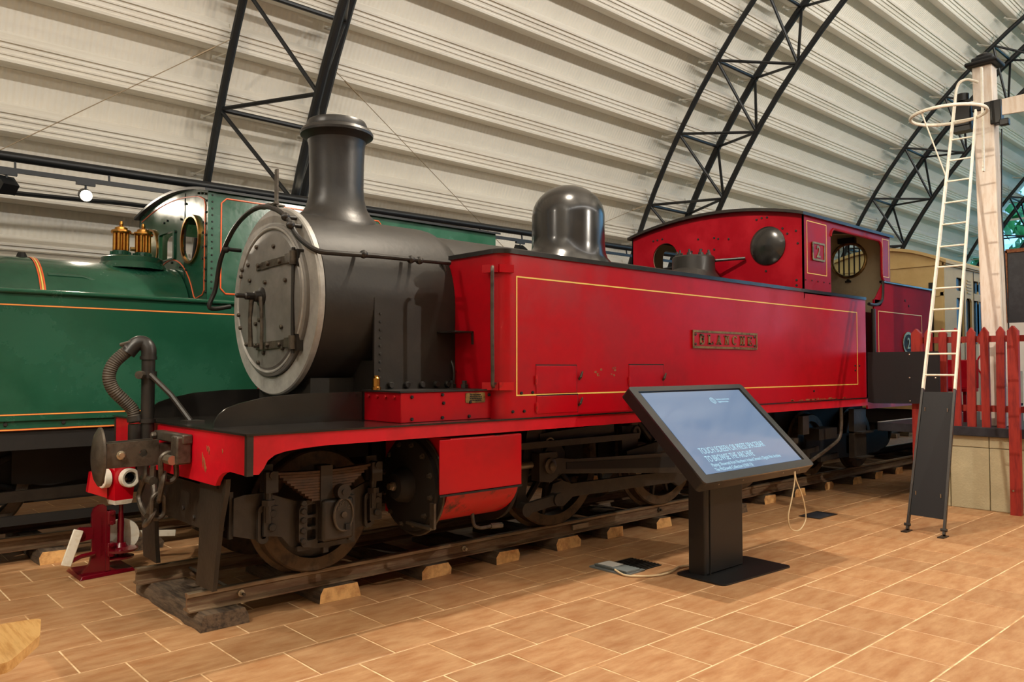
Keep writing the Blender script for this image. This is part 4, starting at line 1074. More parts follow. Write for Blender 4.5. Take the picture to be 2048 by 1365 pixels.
MB().bar((4.60, 4.88, 0.50), (5.06, 4.88, 0.55), 0.04, 0.09).cyl((4.62, 4.84, 0.50), (4.62, 4.92, 0.50), 0.06, 14).cyl((5.0, 4.84, 0.545), (5.0, 4.92, 0.545), 0.055, 14).build('drop_link', M['dirty'], mo)
MB().bar((4.9, 5.0, 1.07), (5.9, 5.0, 1.12), 0.05, 0.09).build('valve_rod', M['dirty'], mo)
MB().torus((4.98, 4.93, 1.02), 0.055, 0.008, (0, 1, 0), 18, 6, -2.2, 1.2).build('oil_ring', M['steel'], mo)
MB().bar((6.0, 4.92, 0.84), (6.95, 4.92, 0.96), 0.05, 0.10).build('return_rod', M['void'], mo)
MB().box(6.05, 6.3, 5.0, 5.05, 0.80, 1.12).torus((6.2, 4.95, 1.06), 0.05, 0.02, (0, 1, 0), 14, 6).build('expansion_link', M['dirty'], mo)
MB().box(4.8, 5.0, 5.05, 5.3, 0.85, 1.25).build('motion_plate', M['void'], mo)
MB().box(5.45, 5.7, 5.2, 5.36, 0.8, 1.1).build('motion_plate', M['void'], mo)
# gear beneath the cab
ug = part('brake_gear', red)
MB().tube(smooth_path([(9.72, 4.52, 1.2), (9.72, 4.52, 0.98), (9.66, 4.52, 0.82), (9.45, 4.54, 0.72), (8.9, 4.6, 0.53)], 5), 0.022, 8).build('brake_pipe', M['iron'], ug)
MB().box(8.9, 9.05, 4.6, 4.66, 0.90, 1.12).build('bracket_plate', M['dirty'], ug)
MB().box(8.5, 9.0, 4.75, 4.95, 0.68, 0.82).build('spring_casing', M['dirty'], ug)
MB().box(9.6, 10.1, 4.75, 4.95, 0.78, 0.92).build('spring_casing', M['dirty'], ug)
MB().cyl((8.85, 4.7, 0.8), (8.85, 4.7, 0.5), 0.03, 10).cyl((8.85, 4.7, 0.86), (8.85, 4.7, 0.8), 0.06, 10).build('injector_valve', M['dirty'], ug)
MB().box(10.15, 10.5, 4.55, 4.62, 0.55, 1.16).box(10.15, 10.5, 4.45, 4.62, 0.53, 0.55).box(10.15, 10.5, 4.45, 4.62, 0.85, 0.87).build('cab_step', M['dirty'], ug)
for x, z in ((9.1, 0.55), (9.35, 0.62), (9.9, 0.5)):
    MB().bar((x, 4.9, z), (x + 0.5, 4.9, z + 0.03), 0.05, 0.06).build('brake_rod', M['dirty'], ug)
tf = MB()
tf.plate([(9.75, 0.55), (9.75, 0.78), (12.3, 0.78), (12.3, 0.55), (11.9, 0.45), (10.15, 0.45)], [], 0.02, (0, 5.02, 0), (1, 0, 0), (0, 0, 1))
tf.plate([(9.75, 0.55), (9.75, 0.78), (12.3, 0.78), (12.3, 0.55), (11.9, 0.45), (10.15, 0.45)], [], 0.02, (0, 6.45, 0), (1, 0, 0), (0, 0, 1))
tf.box(10.9, 11.1, 5.0, 6.45, 0.5, 0.75).build('trailing_truck', M['void'], ug)

# front coupling, buffer, chain, vacuum pipe
cg = part('coupling', red)
bh = MB().lathe([(0.0, 0.035), (0.10, 0.028), (0.16, 0.014), (0.195, -0.006), (0.195, -0.020), (0.16, -0.03), (0.06, -0.035), (0.0, -0.035)], (1.535, YC, 1.105), (-1, 0, 0), 36, False, False)
bh.v = [(a, YC + (b - YC) * 0.62, c) for a, b, c in bh.v]
bh.build('buffer_head', M['iron'], cg, label='tall oval convex buffer head')
hol = circ(1.80, 1.118, 0.026, 16)
MB().plate([(1.57, 1.032), (1.90, 1.032), (1.90, 1.205), (1.57, 1.195)], [hol], 0.03, (0, YC - 0.045, 0), (1, 0, 0), (0, 0, 1)).build('drawbar_plate', M['iron'], cg, bevel=0.003)
MB().plate([(1.57, 1.032), (1.90, 1.032), (1.90, 1.205), (1.57, 1.195)], [hol], 0.03, (0, YC + 0.075, 0), (1, 0, 0), (0, 0, 1)).build('drawbar_plate', M['iron'], cg, bevel=0.003)
MB().box(1.555, 1.62, YC - 0.05, YC + 0.05, 1.03, 1.19).build('buffer_boss', M['iron'], cg)
MB().lathe([(0.03, 0), (0.03, 0.012), (0.018, 0.016), (0.018, 0.03)], (1.655, YC - 0.075, 1.115), (0, -1, 0), 10).build('drawbar_pin', M['steel'], cg)
MB().box(1.90, 2.0, YC - 0.07, YC + 0.07, 1.06, 1.17).build('drawbar_shank', M['iron'], cg)
MB().box(1.93, 2.0, 5.30, 5.86, 1.19, 1.255).build('coupling_bracket', M['iron'], cg, bevel=0.01)
MB().box(1.895, 1.995, 5.306, 5.42, 1.06, 1.245).build('chain_anchor', M['iron'], cg, bevel=0.012)
MB().cyl((1.88, 5.33, 1.09), (1.88, 5.47, 1.09), 0.032, 8).build('anchor_pin', M['steel'], cg)
bq = bolt_mesh(0.025, 0.03, M['iron'], (-1, 0, 0), 8)
for y, z in ((5.80, 1.222), (5.36, 1.222)): inst('bolt', bq, cg, (1.925, y, z))
def link(c, a, b, L_, W_, r):
    """oval chain link centred at c, long axis a, second axis b"""
    c = Vector(c); a = Vector(a).normalized(); b = Vector(b); b = (b - a * b.dot(a)).normalized()
    pts = []
    for i in range(24):
        t = 2 * pi * i / 24
        e = (L_ / 2 - W_ / 2) * (1 if cos(t) > 0 else -1)
        pts.append(c + a * (e + W_ / 2 * cos(t)) + b * (W_ / 2 * sin(t)))
    return MB().tube(pts, r, 8, closed=True).build('chain_link', M['iron'], cg)
link((1.90, 5.46, 1.03), (0.1, 0.15, -1), (1, 0, 0), 0.20, 0.10, 0.018)
link((1.87, 5.50, 0.90), (-0.1, 0.25, -1), (0.3, 1, 0), 0.19, 0.10, 0.018)
link((1.86, 5.53, 0.77), (0, 0.05, -1), (1, 0.2, 0), 0.17, 0.09, 0.016)
link((1.83, 5.60, 0.685), (0.1, 1, -0.35), (0.6, 0, 1), 0.18, 0.09, 0.017)
# second hanging shackle
MB().tube(smooth_path([(1.84, 5.72, 1.03), (1.83, 5.70, 0.95), (1.83, 5.77, 0.88), (1.82, 5.79, 0.80), (1.82, 5.72, 0.73), (1.82, 5.62, 0.70)], 5), 0.02, 8).tube(smooth_path([(1.86, 5.64, 1.03), (1.86, 5.64, 0.93), (1.85, 5.58, 0.86), (1.84, 5.58, 0.80), (1.83, 5.63, 0.72)], 5), 0.02, 8).build('shackle', M['iron'], cg)
MB().cyl((1.85, 5.60, 0.93), (1.85, 5.80, 0.93), 0.03, 10).build('shackle_pin', M['iron'], cg)
vp_ = part('vacuum_pipe', red)
VX, VY = 1.935, 6.0
MB().tube([(VX, VY, 1.10), (VX, VY, 1.80)], 0.046, 16).build('standpipe', M['black'], vp_)
for z, r, h in ((1.30, 0.056, 0.03), (1.62, 0.058, 0.05), (1.755, 0.058, 0.025)):
    MB().cyl((VX, VY, z), (VX, VY, z + h), r, 16).build('pipe_collar', M['black'], vp_)
MB().tube(smooth_path([(VX, VY, 1.76), (VX, VY, 1.83), (VX - 0.03, VY + 0.02, 1.875), (VX - 0.08, VY + 0.03, 1.865), (VX - 0.13, VY + 0.04, 1.80)], 5), 0.052, 16).build('pipe_elbow', M['black'], vp_)
hs = smooth_path([(1.83, 6.04, 1.835), (1.775, 6.05, 1.79), (1.715, 6.06, 1.72), (1.69, 6.06, 1.63), (1.72, 6.06, 1.54), (1.79, 6.05, 1.46), (1.845, 6.04, 1.39), (1.862, 6.03, 1.30)], 12)
MB().tube(hs, [0.042 + 0.004 * (i % 2) for i in range(len(hs))], 14).build('vacuum_hose', M['hose'], vp_, smooth=25)
for p, q in ((hs[2], hs[6]), (hs[-8], hs[-3])):
    MB().cyl(p, q, 0.053, 14).build('hose_clip', M['dirty'], vp_)
MB().tube([(1.82, 6.01, 1.88), (1.77, 6.08, 1.86)], 0.014, 8).build('clip_screw', M['iron'], vp_)
MB().cyl((1.862, 6.03, 1.18), (1.862, 6.03, 1.29), 0.05, 12).cyl((1.862, 6.02, 1.16), (1.93, 6.0, 1.13), 0.045, 12).build('hose_dummy', M['black'], vp_)
MB().tube([(VX, VY - 0.04, 1.65), (2.05, 5.86, 1.50), (2.14, 5.72, 1.315)], 0.02, 8).box(2.08, 2.2, 5.62, 5.76, FZ, FZ + 0.015).build('pipe_stay', M['dirty'], vp_)
MB().lathe([(0.03, 0), (0.03, 0.05)], (VX - 0.05, VY - 0.03, 1.645), (-1, -1, 0), 8).build('stay_bolt', M['iron'], vp_)

# ------------------------------------------------------------------ green engine behind
GN, GF, GC = 7.50, 9.50, 8.50
gr = thing('tank_locomotive', 'green steam engine with orange lining and brass safety valves, at the left edge', 'locomotive', (2, GC, RZ))
gt = MB().box(-3.2, 6.8, GN, GN + 0.55, 1.19, 2.335).build('side_tank', M['green'], gr, bevel=0.008)
MB().box(-3.2, 6.8, GF - 0.55, GF, 1.19, 2.335).build('side_tank', M['green'], gr, bevel=0.008)
MB().tube([(-3.2, GN - 0.005, 2.325), (6.8, GN - 0.005, 2.325)], 0.022, 10).build('tank_beading', M['green'], gt)
l_ = MB()
for z, h in ((2.205, 0.012), (1.305, 0.012), (1.182, 0.014)):
    l_.box(-3.2, 6.8, GN - 0.002, GN, z, z + h)
l_.build('lining', M['line_orange'], gt)
MB().box(-3.2, 6.8, GN - 0.003, GN, 2.209, 2.213).box(-3.2, 6.8, GN - 0.003, GN, 1.309, 1.313).box(-3.2, 6.8, GN - 0.003, GN, 1.187, 1.191).build('lining', M['line_yellow'], gt)
MB().box(-3.2, 6.8, GN - 0.02, GN, 1.262, 1.278).build('tank_angle', M['green'], gt)
bq = bolt_mesh(0.016, 0.012, M['void'], (0, -1, 0), 8)
for i in range(9): inst('bolt', bq, gt, (0.9 + 0.42 * i, GN, 1.235))
GZ, GR = 2.08, 0.61
gb = MB().lathe([(0.585, -4), (GR, -3.98), (GR, 2.93)], (0, GC, GZ), (1, 0, 0), 56).build('boiler', M['green'], gr)
MB().lathe([(GR, 1.33), (GR + 0.03, 1.42), (GR + 0.034, 1.6), (GR + 0.034, 2.93)], (0, GC, GZ), (1, 0, 0), 56, False, False).build('firebox_cladding', M['green'], gr)
for x, w in ((1.30, 0.02), (1.66, 0.022)):
    rr = GR + (0.040 if x > 1.5 else 0.006)
    for dx, m_ in ((-w, 'line_orange'), (-w * 0.25, 'line_yellow'), (w * 0.5, 'line_orange')):
        MB().lathe([(rr, x + dx), (rr, x + dx + w * 0.6)], (0, GC, GZ), (1, 0, 0), 56, False, False).build('boiler_band', M[m_], gr)
MB().lathe([(0.05, 0), (0.04, 0.03), (0.03, 0.05)], (1.60, GC, GZ + GR + 0.03), (0, 0, 1), 10).build('boiler_plug', M['void'], gr)
MB().tube([(1.72, GC - 0.45, 2.53), (2.0, GC - 0.45, 2.53), (2.1, GC - 0.46, 2.50)], 0.022, 8).build('boiler_pipe', M['green'], gr)
# safety valve base and the two brass valves
SVX = 2.57
MB().lathe([(0.34, -0.04), (0.30, 0.02), (0.285, 0.03), (0.285, 0.075), (0.27, 0.085), (0.001, 0.088)], (SVX, GC, GZ + GR + 0.03), (0, 0, 1), 40).build('valve_base', M['green'], gr)
for x in (SVX - 0.115, SVX + 0.095):
    v = part('safety_valve', gr)
    zb = GZ + GR + 0.115
    MB().lathe([(0.105, 0), (0.105, 0.03), (0.08, 0.035), (0.078, 0.07)], (x, GC - 0.02, zb - 0.01), (0, 0, 1), 20).build('valve_flange', M['green'], v)
    st = MB().lathe([(0.014, 0), (0.014, 0.03)], (0, 0, 0), (0, 0, 1), 6).mesh('stud', M['green'])
    for i in range(8):
        a = 2 * pi * i / 8; inst('stud', st, v, (x + 0.088 * cos(a), GC - 0.02 + 0.088 * sin(a), zb + 0.02))
    MB().lathe([(0.052, 0.05), (0.052, 0.23), (0.09, 0.235), (0.096, 0.25), (0.09, 0.268), (0.06, 0.275), (0.058, 0.295), (0.03, 0.31), (0.018, 0.315), (0.02, 0.335), (0.014, 0.36), (0.001, 0.365)], (x, GC - 0.02, zb), (0, 0, 1), 24).build('valve_cap', M['brass'], v)
    co = MB().tube([(0, 0, 0), (0, 0, 0.17)], 0.017, 8).mesh('valve_pillar', M['brass'])
    for i in range(8):
        a = 2 * pi * i / 8 + 0.2; inst('valve_pillar', co, v, (x + 0.062 * cos(a), GC - 0.02 + 0.062 * sin(a), zb + 0.065))
MB().tube([(SVX - 0.10, GC, 3.05), (SVX + 0.10, GC, 3.055)], 0.012, 8).tube([(SVX - 0.02, GC, 2.90), (SVX + 0.05, GC, 2.90)], 0.022, 8).build('easing_lever', M['brass_dull'], gr)
# cab
GX = 2.945
gc = part('cab', gr)
def garch(y):
    d = abs(y - GC)
    h = 1.0; top, ez = 3.497, 3.395
    if d > 1.0: return ez
    R = (h * h + (top - ez) ** 2) / (2 * (top - ez))
    return top - R + sqrt(R * R - d * d)
def garch(y):
    # arched roof, dropping steeply at the sides as in the photograph
    u = (y - GC) / 1.0
    return 3.50 - 0.11 * u * u
gy = [GN + (GF - GN) * i / 24 for i in range(25)]
gfr = [(GF - 0.02, 2.3), (GN + 0.02, 2.3), (GN + 0.02, 2.36), (GN, 2.36)] + [(y, garch(y)) for y in gy]
ovn = circ(7.92, 2.972, 0.222, 36, 0.222); ovf = circ(2 * GC - 7.92, 2.972, 0.222, 36)
rc = rrect(8.36, 8.84, 2.82, 3.125, 0.02); 
MB().plate(gfr, [ovn, ovf, rrect(8.40, 8.80, 2.835, 3.115, 0.02)], 0.02, (GX, 0, 0), (0, 1, 0), (0, 0, 1)).build('cab_front', M['green'], gc)
MB().plate(circ(7.92, 2.972, 0.245, 40), [circ(7.92, 2.972, 0.222, 40)], 0.03, (GX - 0.025, 0, 0), (0, 1, 0), (0, 0, 1)).build('window_rim', M['brass'], gc)
MB().plate(circ(2 * GC - 7.92, 2.972, 0.245, 40), [circ(2 * GC - 7.92, 2.972, 0.222, 40)], 0.03, (GX - 0.025, 0, 0), (0, 1, 0), (0, 0, 1)).build('window_rim', M['brass'], gc)
MB().plate(rc, [rrect(8.40, 8.80, 2.835, 3.115, 0.02)], 0.018, (GX - 0.016, 0, 0), (0, 1, 0), (0, 0, 1)).build('window_rim', M['green'], gc)
bq = bolt_mesh(0.012, 0.012, M['void'], (-1, 0, 0), 8)
for y in (7.545,):
    for i in range(9): inst('rivet', bq, gc, (GX, y, 2.42 + 0.11 * i))
for y, z in [(7.57, 3.37), (7.66, 3.39), (7.75, 3.405), (7.62, 2.75), (7.62, 2.86), (7.62, 3.0), (7.62, 3.1), (8.05, 3.2), (8.2, 3.21), (8.22, 2.72), (8.05, 2.68), (8.08, 3.35), (8.6, 3.25), (8.7, 3.24), (8.45, 2.79), (8.85, 3.05), (8.85, 2.9), (8.35, 3.1)]:
    inst('rivet', bq, gc, (GX, y, z))
cl = MB()
def lstrip(mb, pts, w):
    for (a, b), (c, d) in zip(pts, pts[1:]):
        mb.bar((GX - 0.002, a, b), (GX - 0.002, c, d), w, 0.004, (1, 0, 0)) if False else mb.tube([(GX - 0.001, a, b), (GX - 0.001, c, d)], w / 2, 5)
for dd, mm in ((0.0, 'line_orange'),):
    pts = [(7.58, 2.44), (7.575, 3.26), (7.60, 3.32), (7.66, 3.345)] + [(y, garch(y) - 0.065) for y in gy if y > 7.7 and y < 9.45]
    lstrip(cl, pts, 0.014); 
    lstrip(cl, [(7.58, 2.44), (7.62, 2.40), (7.80, 2.37), (7.84, 2.40)] + [(GC - 0.72 * cos(a), GZ + 0.02 + 0.72 * sin(a)) for a in [radians(35 + 110 * i / 14) for i in range(15)]], 0.014)
cl.build('lining', M['line_orange'], gc)
MB().box(GX, 6.6, GN, GN + 0.02, 2.30, 3.395).build('cab_side', M['green'], gc)
MB().plate([(GX, 2.30), (6.6, 2.30), (6.6, 3.395), (GX, 3.395)], [rrect(3.25, 4.6, 2.5, 3.25, 0.1)], 0.02, (0, GF, 0), (1, 0, 0), (0, 0, 1)).build('cab_side', M['green'], gc)
MB().box(GX - 0.004, GX + 0.01, 8.098, 8.106, 2.6, 3.46).build('front_seam', M['void'], gc)
MB().box(GX - 0.006, GX + 0.05, GN - 0.008, GN, 2.34, 3.39).build('corner_angle', M['green'], gc)
bq2 = bolt_mesh(0.010, 0.008, M['void'], (0, -1, 0), 6)
for i in range(16): inst('rivet', bq2, gc, (GX + 0.035, GN - 0.006, 2.39 + 0.064 * i))
x0, x1, z0, z1, q = 3.07, 4.9, 2.41, 3.335, 0.05
op = [(x0, z0 + q), (x0, z1 - q), (x0 + q * .45, z1 - q * .55), (x0 + q, z1), (x1 - q, z1), (x1, z1 - q), (x1, z0 + q), (x1 - q, z0), (x0 + q, z0), (x0 + q * .45, z0 + q * .55), (x0, z0 + q)]
MB().tube([(a, GN - 0.001, b) for a, b in op], 0.008, 5).build('lining', M['line_orange'], gc)
vs = []
for x in (GX - 0.05, 6.65):
    for i in range(25):
        y = GN - 0.04 + (GF - GN + 0.08) * i / 24; vs += [(x, y, garch(y)), (x, y, garch(y) + 0.025)]
fs = []
for i in range(24):
    a, b, c, d = 2 * i, 2 * i + 2, 50 + 2 * i, 52 + 2 * i
    fs += [(a, b, d, c), (a + 1, c + 1, d + 1, b + 1), (a, a + 1, b + 1, b), (c, d, d + 1, c + 1)]
fs += [(0, 50, 51, 1), (48, 49, 99, 98)]
MB().add(vs, fs).build('cab_roof', M['truss'], gc, smooth=30)
MB().box(3.95, 4.0, GN + 0.04, GF - 0.04, 2.31, 3.37).build('cab_rear', M['plank'], gc)
MB().lathe([(0.05, 0), (0.05, 0.02), (0.03, 0.04), (0.001, 0.045)], (3.35, GC - 0.1, 3.45), (0, 0, -1), 16).build('cab_fill_glow', M['lamp_glow'], gc)  # added glowing disc, no known lamp, to light the cab interior
cbl = bpy.data.lights.new('cab_fill_light', 'POINT'); cbl.energy = 14; cbl.color = (1.0, 0.80, 0.5); cbl.shadow_soft_size = 0.04  # added fill light so the planking shows through the cab windows
clo = bpy.data.objects.new('cab_fill_light', cbl); COL.objects.link(clo); clo.location = (3.35, GC - 0.1, 3.34)
MB().box(GX + 0.03, 3.95, GN + 0.021, GN + 0.03, 2.34, 3.37).build('cab_planking', M['plank'], gc)
MB().box(GX + 0.25, GX + 0.32, 7.86, 7.93, 2.55, 3.30).box(GX + 0.3, GX + 0.36, 7.8, 7.98, 2.72, 2.82).build('reversing_stand', M['void'], gc)
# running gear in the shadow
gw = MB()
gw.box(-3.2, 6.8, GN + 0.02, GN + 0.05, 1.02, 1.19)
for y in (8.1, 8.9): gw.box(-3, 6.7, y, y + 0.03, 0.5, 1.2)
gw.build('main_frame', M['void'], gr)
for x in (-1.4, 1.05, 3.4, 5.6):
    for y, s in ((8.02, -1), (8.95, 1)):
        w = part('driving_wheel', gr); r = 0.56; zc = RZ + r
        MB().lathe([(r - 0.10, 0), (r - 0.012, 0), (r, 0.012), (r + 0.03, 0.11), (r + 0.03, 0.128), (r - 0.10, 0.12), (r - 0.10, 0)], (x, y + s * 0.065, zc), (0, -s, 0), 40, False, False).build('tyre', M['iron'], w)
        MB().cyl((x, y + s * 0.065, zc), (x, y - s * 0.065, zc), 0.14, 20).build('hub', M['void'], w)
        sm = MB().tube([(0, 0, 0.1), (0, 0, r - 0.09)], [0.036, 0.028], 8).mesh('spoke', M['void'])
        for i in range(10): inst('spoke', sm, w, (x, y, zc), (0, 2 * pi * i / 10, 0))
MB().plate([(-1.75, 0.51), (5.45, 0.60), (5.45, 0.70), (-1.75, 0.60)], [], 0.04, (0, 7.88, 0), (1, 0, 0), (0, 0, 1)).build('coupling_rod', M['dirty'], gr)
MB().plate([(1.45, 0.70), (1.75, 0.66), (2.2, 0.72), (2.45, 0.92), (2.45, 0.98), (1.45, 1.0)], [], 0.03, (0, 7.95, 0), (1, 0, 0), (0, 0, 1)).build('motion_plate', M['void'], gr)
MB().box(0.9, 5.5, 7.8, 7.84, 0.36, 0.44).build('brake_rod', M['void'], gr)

# ------------------------------------------------------------------ maroon point signal between the tracks
sg = thing('point_signal', 'maroon cast iron point lever and signal with red lamp, standing between the tracks', 'signal', (1.98, 7.15, 0))
SXC, SYC = 1.93, 7.12
MB().hexa([(1.76, 6.99, 0), (2.20, 7.05, 0), (2.20, 7.42, 0), (1.76, 7.42, 0), (1.78, 7.01, 0.03), (2.18, 7.07, 0.03), (2.18, 7.40, 0.03), (1.78, 7.40, 0.03)]).build('base_plate', M['maroon'], sg, bevel=0.006)
sp = [(1.79, 0.03), (2.05, 0.03), (2.0, 0.06), (1.975, 0.12), (1.97, 0.22), (1.97, 0.555), (1.95, 0.575), (1.915, 0.575), (1.875, 0.55), (1.86, 0.50), (1.862, 0.40), (1.865, 0.20), (1.85, 0.11)]
MB().plate(sp, [], 0.035, (0, 7.10, 0), (1, 0, 0), (0, 0, 1)).build('stand', M['maroon'], sg, bevel=0.006)
MB().plate([(7.05, 0.03), (7.32, 0.03), (7.24, 0.07), (7.16, 0.16), (7.13, 0.3), (7.13, 0.52), (7.05, 0.52)], [], 0.03, (1.965, 0, 0), (0, 1, 0), (0, 0, 1)).build('stand_rib', M['maroon'], sg, bevel=0.005)
MB().plate([(1.87, 0.40), (1.78, 0.41), (1.735, 0.38), (1.735, 0.33), (1.78, 0.295), (1.87, 0.31)], [], 0.04, (0, 7.10, 0), (1, 0, 0), (0, 0, 1)).cyl((1.77, 7.04, 0.355), (1.77, 7.10, 0.355), 0.035, 14).build('lever_bracket', M['maroon'], sg, bevel=0.004)
for k, ch_ in enumerate('RAILWAY SIGNAL'):
    pass
lw_ = MB()
for i in range(9): lw_.box(1.925, 1.94 if i % 3 else 1.935, 7.060, 7.066, 0.17 + 0.037 * i, 0.19 + 0.037 * i)
lw_.build('cast_lettering', M['maroon'], sg, label='raised lettering cast down the stand, not readable')
MB().bar((1.755, 7.03, 0.40), (1.665, 7.02, 0.13), 0.075, 0.02, (0, 1, 0)).build('hand_lever', M['white'], sg, bevel=0.006, label='white hand lever')
MB().tube([(1.68, 7.03, 0.15), (1.78, 7.04, 0.185), (1.88, 7.06, 0.19)], 0.018, 8).build('lever_link', M['maroon'], sg)
for z in (0.20, 0.46):
    MB().box(1.975, 2.03, 7.03, 7.12, z - 0.05, z + 0.06).build('bearing', M['maroon'], sg, bevel=0.005)
    bq = bolt_mesh(0.018, 0.02, M['maroon'], (0, -1, 0), 8)
    for dz in (-0.035, 0.045): inst('bolt', bq, sg, (2.0, 7.03, z + dz))
MB().tube([(2.09, 7.10, 0.10), (2.09, 7.10, 0.18), (2.09, 7.10, 0.40), (2.09, 7.10, 0.50), (2.09, 7.10, 0.58)], [0.028, 0.028, 0.028, 0.018, 0.018], 12).build('spindle', M['maroon'], sg)
MB().lathe([(0.13, 0), (0.135, 0.02), (0.06, 0.035), (0.04, 0.07)], (2.09, 7.10, 0.175), (0, 0, 1), 28).lathe([(0.10, 0), (0.105, 0.015), (0.05, 0.03)], (2.09, 7.10, 0.115), (0, 0, 1), 28).build('crank_disc', M['maroon'], sg)
MB().cyl((2.13, 7.205, 0.28), (2.14, 7.24, 0.28), 0.135, 32).build('signal_disc', M['white'], sg, label='white round signal disc')
MB().bar((2.28, 7.25, 0.265), (2.56, 7.16, 0.245), 0.02, 0.055).build('point_arm', M['white'], sg, bevel=0.005, label='white flat point arm')
# red lamp with white-ringed lenses
la = part('signal_lamp', sg)
LX, LY = 2.08, 7.10
MB().hexa([(LX - 0.06, LY - 0.075, 0.60), (LX + 0.085, LY - 0.05, 0.60), (LX + 0.06, LY + 0.09, 0.60), (LX - 0.085, LY + 0.06, 0.60), (LX - 0.07, LY - 0.09, 0.80), (LX + 0.10, LY - 0.06, 0.80), (LX + 0.07, LY + 0.10, 0.80), (LX - 0.10, LY + 0.07, 0.80)]).hexa(
    [(LX - 0.07, LY - 0.09, 0.80), (LX + 0.10, LY - 0.06, 0.80), (LX + 0.07, LY + 0.10, 0.80), (LX - 0.10, LY + 0.07, 0.80), (LX - 0.07, LY - 0.09, 0.93), (LX + 0.10, LY - 0.06, 0.93), (LX + 0.07, LY + 0.10, 0.93), (LX - 0.10, LY + 0.07, 0.93)]).build('lamp_case', M['lamp_red'], la, smooth=5)
MB().hexa([(LX - 0.056, LY - 0.07, 0.565), (LX + 0.075, LY - 0.045, 0.565), (LX + 0.055, LY + 0.08, 0.565), (LX - 0.075, LY + 0.055, 0.565), (LX - 0.061, LY - 0.076, 0.602), (LX + 0.086, LY - 0.051, 0.602), (LX + 0.061, LY + 0.091, 0.602), (LX - 0.086, LY + 0.061, 0.602)]).build('lamp_band', M['white'], la, smooth=5)
for d, c in ((Vector((0.17, -0.985, 0)), Vector((LX + 0.035, LY - 0.08, 0.785))), (Vector((-0.98, -0.17, 0)), Vector((LX - 0.10, LY - 0.01, 0.785)))):
    d.normalize()
    MB().lathe([(0.078, 0), (0.078, 0.05), (0.070, 0.055), (0.052, 0.05), (0.052, 0.02)], c, d, 28, False, False).build('lens_ring', M['white'], la)
    MB().lathe([(0.053, 0.02), (0.045, 0.036), (0.025, 0.046), (0.001, 0.05)], c, d, 24, False, False).build('lens', M['lens'], la)
MB().hexa([(LX - 0.24, LY + 0.02, 0.68), (LX - 0.10, LY + 0.0, 0.62), (LX - 0.10, LY + 0.06, 0.62), (LX - 0.24, LY + 0.08, 0.68), (LX - 0.22, LY + 0.02, 0.84), (LX - 0.10, LY + 0.0, 0.86), (LX - 0.10, LY + 0.06, 0.86), (LX - 0.22, LY + 0.08, 0.84)]).build('lamp_hood', M['lamp_red'], la, smooth=5)

# ------------------------------------------------------------------ touch screen kiosk
kx = thing('touchscreen_kiosk', 'black touch screen kiosk with a big tilted screen in front of the red engine', 'kiosk', (5.9, 3.68, 0))
bpts = rrect(5.40, 6.36, 3.42, 3.90, 0.05)
rot = lambda p: (5.88 + (p[0] - 5.88) * cos(-0.06) - (p[1] - 3.66) * sin(-0.06), 3.66 + (p[0] - 5.88) * sin(-0.06) + (p[1] - 3.66) * cos(-0.06))
MB().plate([rot(p) for p in bpts], [], 0.012, (0, 0, 0), (1, 0, 0), (0, 1, 0)).build('base_plate', M['kiosk'], kx, bevel=0.003)
MB().box(5.53, 6.085, 3.70, 3.87, 0.012, 1.02).build('column', M['kiosk'], kx, bevel=0.012)
MB().plate([(5.515, 3.705), (5.515, 3.86), (5.545, 3.865), (5.545, 3.70)], [], 0.9, (0, 0, 0.012), (1, 0, 0), (0, 1, 0)).build('column_cover', M['kiosk'], kx, bevel=0.008)
MB().box(5.58, 5.592, 3.694, 3.702, 0.012, 1.0).build('column_groove', M['void'], kx)
sc = Vector((5.89, 3.75, 1.18)); U = Vector((1, 0, 0)); V = Vector((0, 0.7193, 0.6947)); Nn = U.cross(V)
def S(u, v, n=0.0): return sc + U * u + V * v + Nn * n
def splate(outer, holes, t, n):
    return MB().plate(outer, holes, t, S(0, 0, n), U, V)
splate(rrect(-0.848, 0.848, -0.505, 0.505, 0.03), [], 0.088, -0.09).build('screen_casing', M['kiosk'], kx, bevel=0.004)
splate(rrect(-0.848, 0.848, -0.505, 0.505, 0.03), [rrect(-0.765, 0.765, -0.435, 0.452, 0.004)], 0.014, -0.002).build('bezel', M['bezel'], kx, bevel=0.003)
splate(rrect(-0.765, 0.765, -0.435, 0.452, 0.004), [], 0.004, -0.002).build('screen_border', M['lens'], kx)
scr = splate([(-0.735, -0.425), (0.735, -0.425), (0.735, 0.437), (-0.735, 0.437)], [], 0.003, 0.002).build('screen', M['screen'], kx)
rotm = Matrix((U, V, Nn)).transposed().to_euler()
def stext(body, u, v, size, sx=1.0, off=0.0):
    t = text('screen_lettering', body, size, S(u, v, 0.0056), rotm, M['screen_text'], scr, 0.0004, off, 1.0, sx); t['kind'] = 'stuff'
stext('TOUCH SCREEN OR PRESS SPACEBAR', -0.592, -0.236, 0.086, 0.66)
stext('TO BROWSE THE ARCHIVE', -0.592, -0.318, 0.086, 0.66)
stext("Playing: Showreel from Northern Ireland Screen's Digital Film Archive", -0.585, -0.366, 0.046, 0.80)
stext('The McDowell Collection (1969-73)', -0.585, -0.412, 0.046, 0.80)
stext('Northern Ireland Screen', 0.235, 0.322, 0.026, 0.8)
stext('Digital Film Archive', 0.235, 0.292, 0.026, 0.8)
lg = MB()
lg.plate([(0.175 + 0.036 * cos(a), 0.318 + 0.036 * sin(a)) for a in [2 * pi * i / 28 for i in range(28)]], [[(0.175 + 0.029 * cos(a), 0.318 + 0.029 * sin(a)) for a in [2 * pi * i / 28 for i in range(28)]]], 0.0006, S(0, 0, 0.0052), U, V)
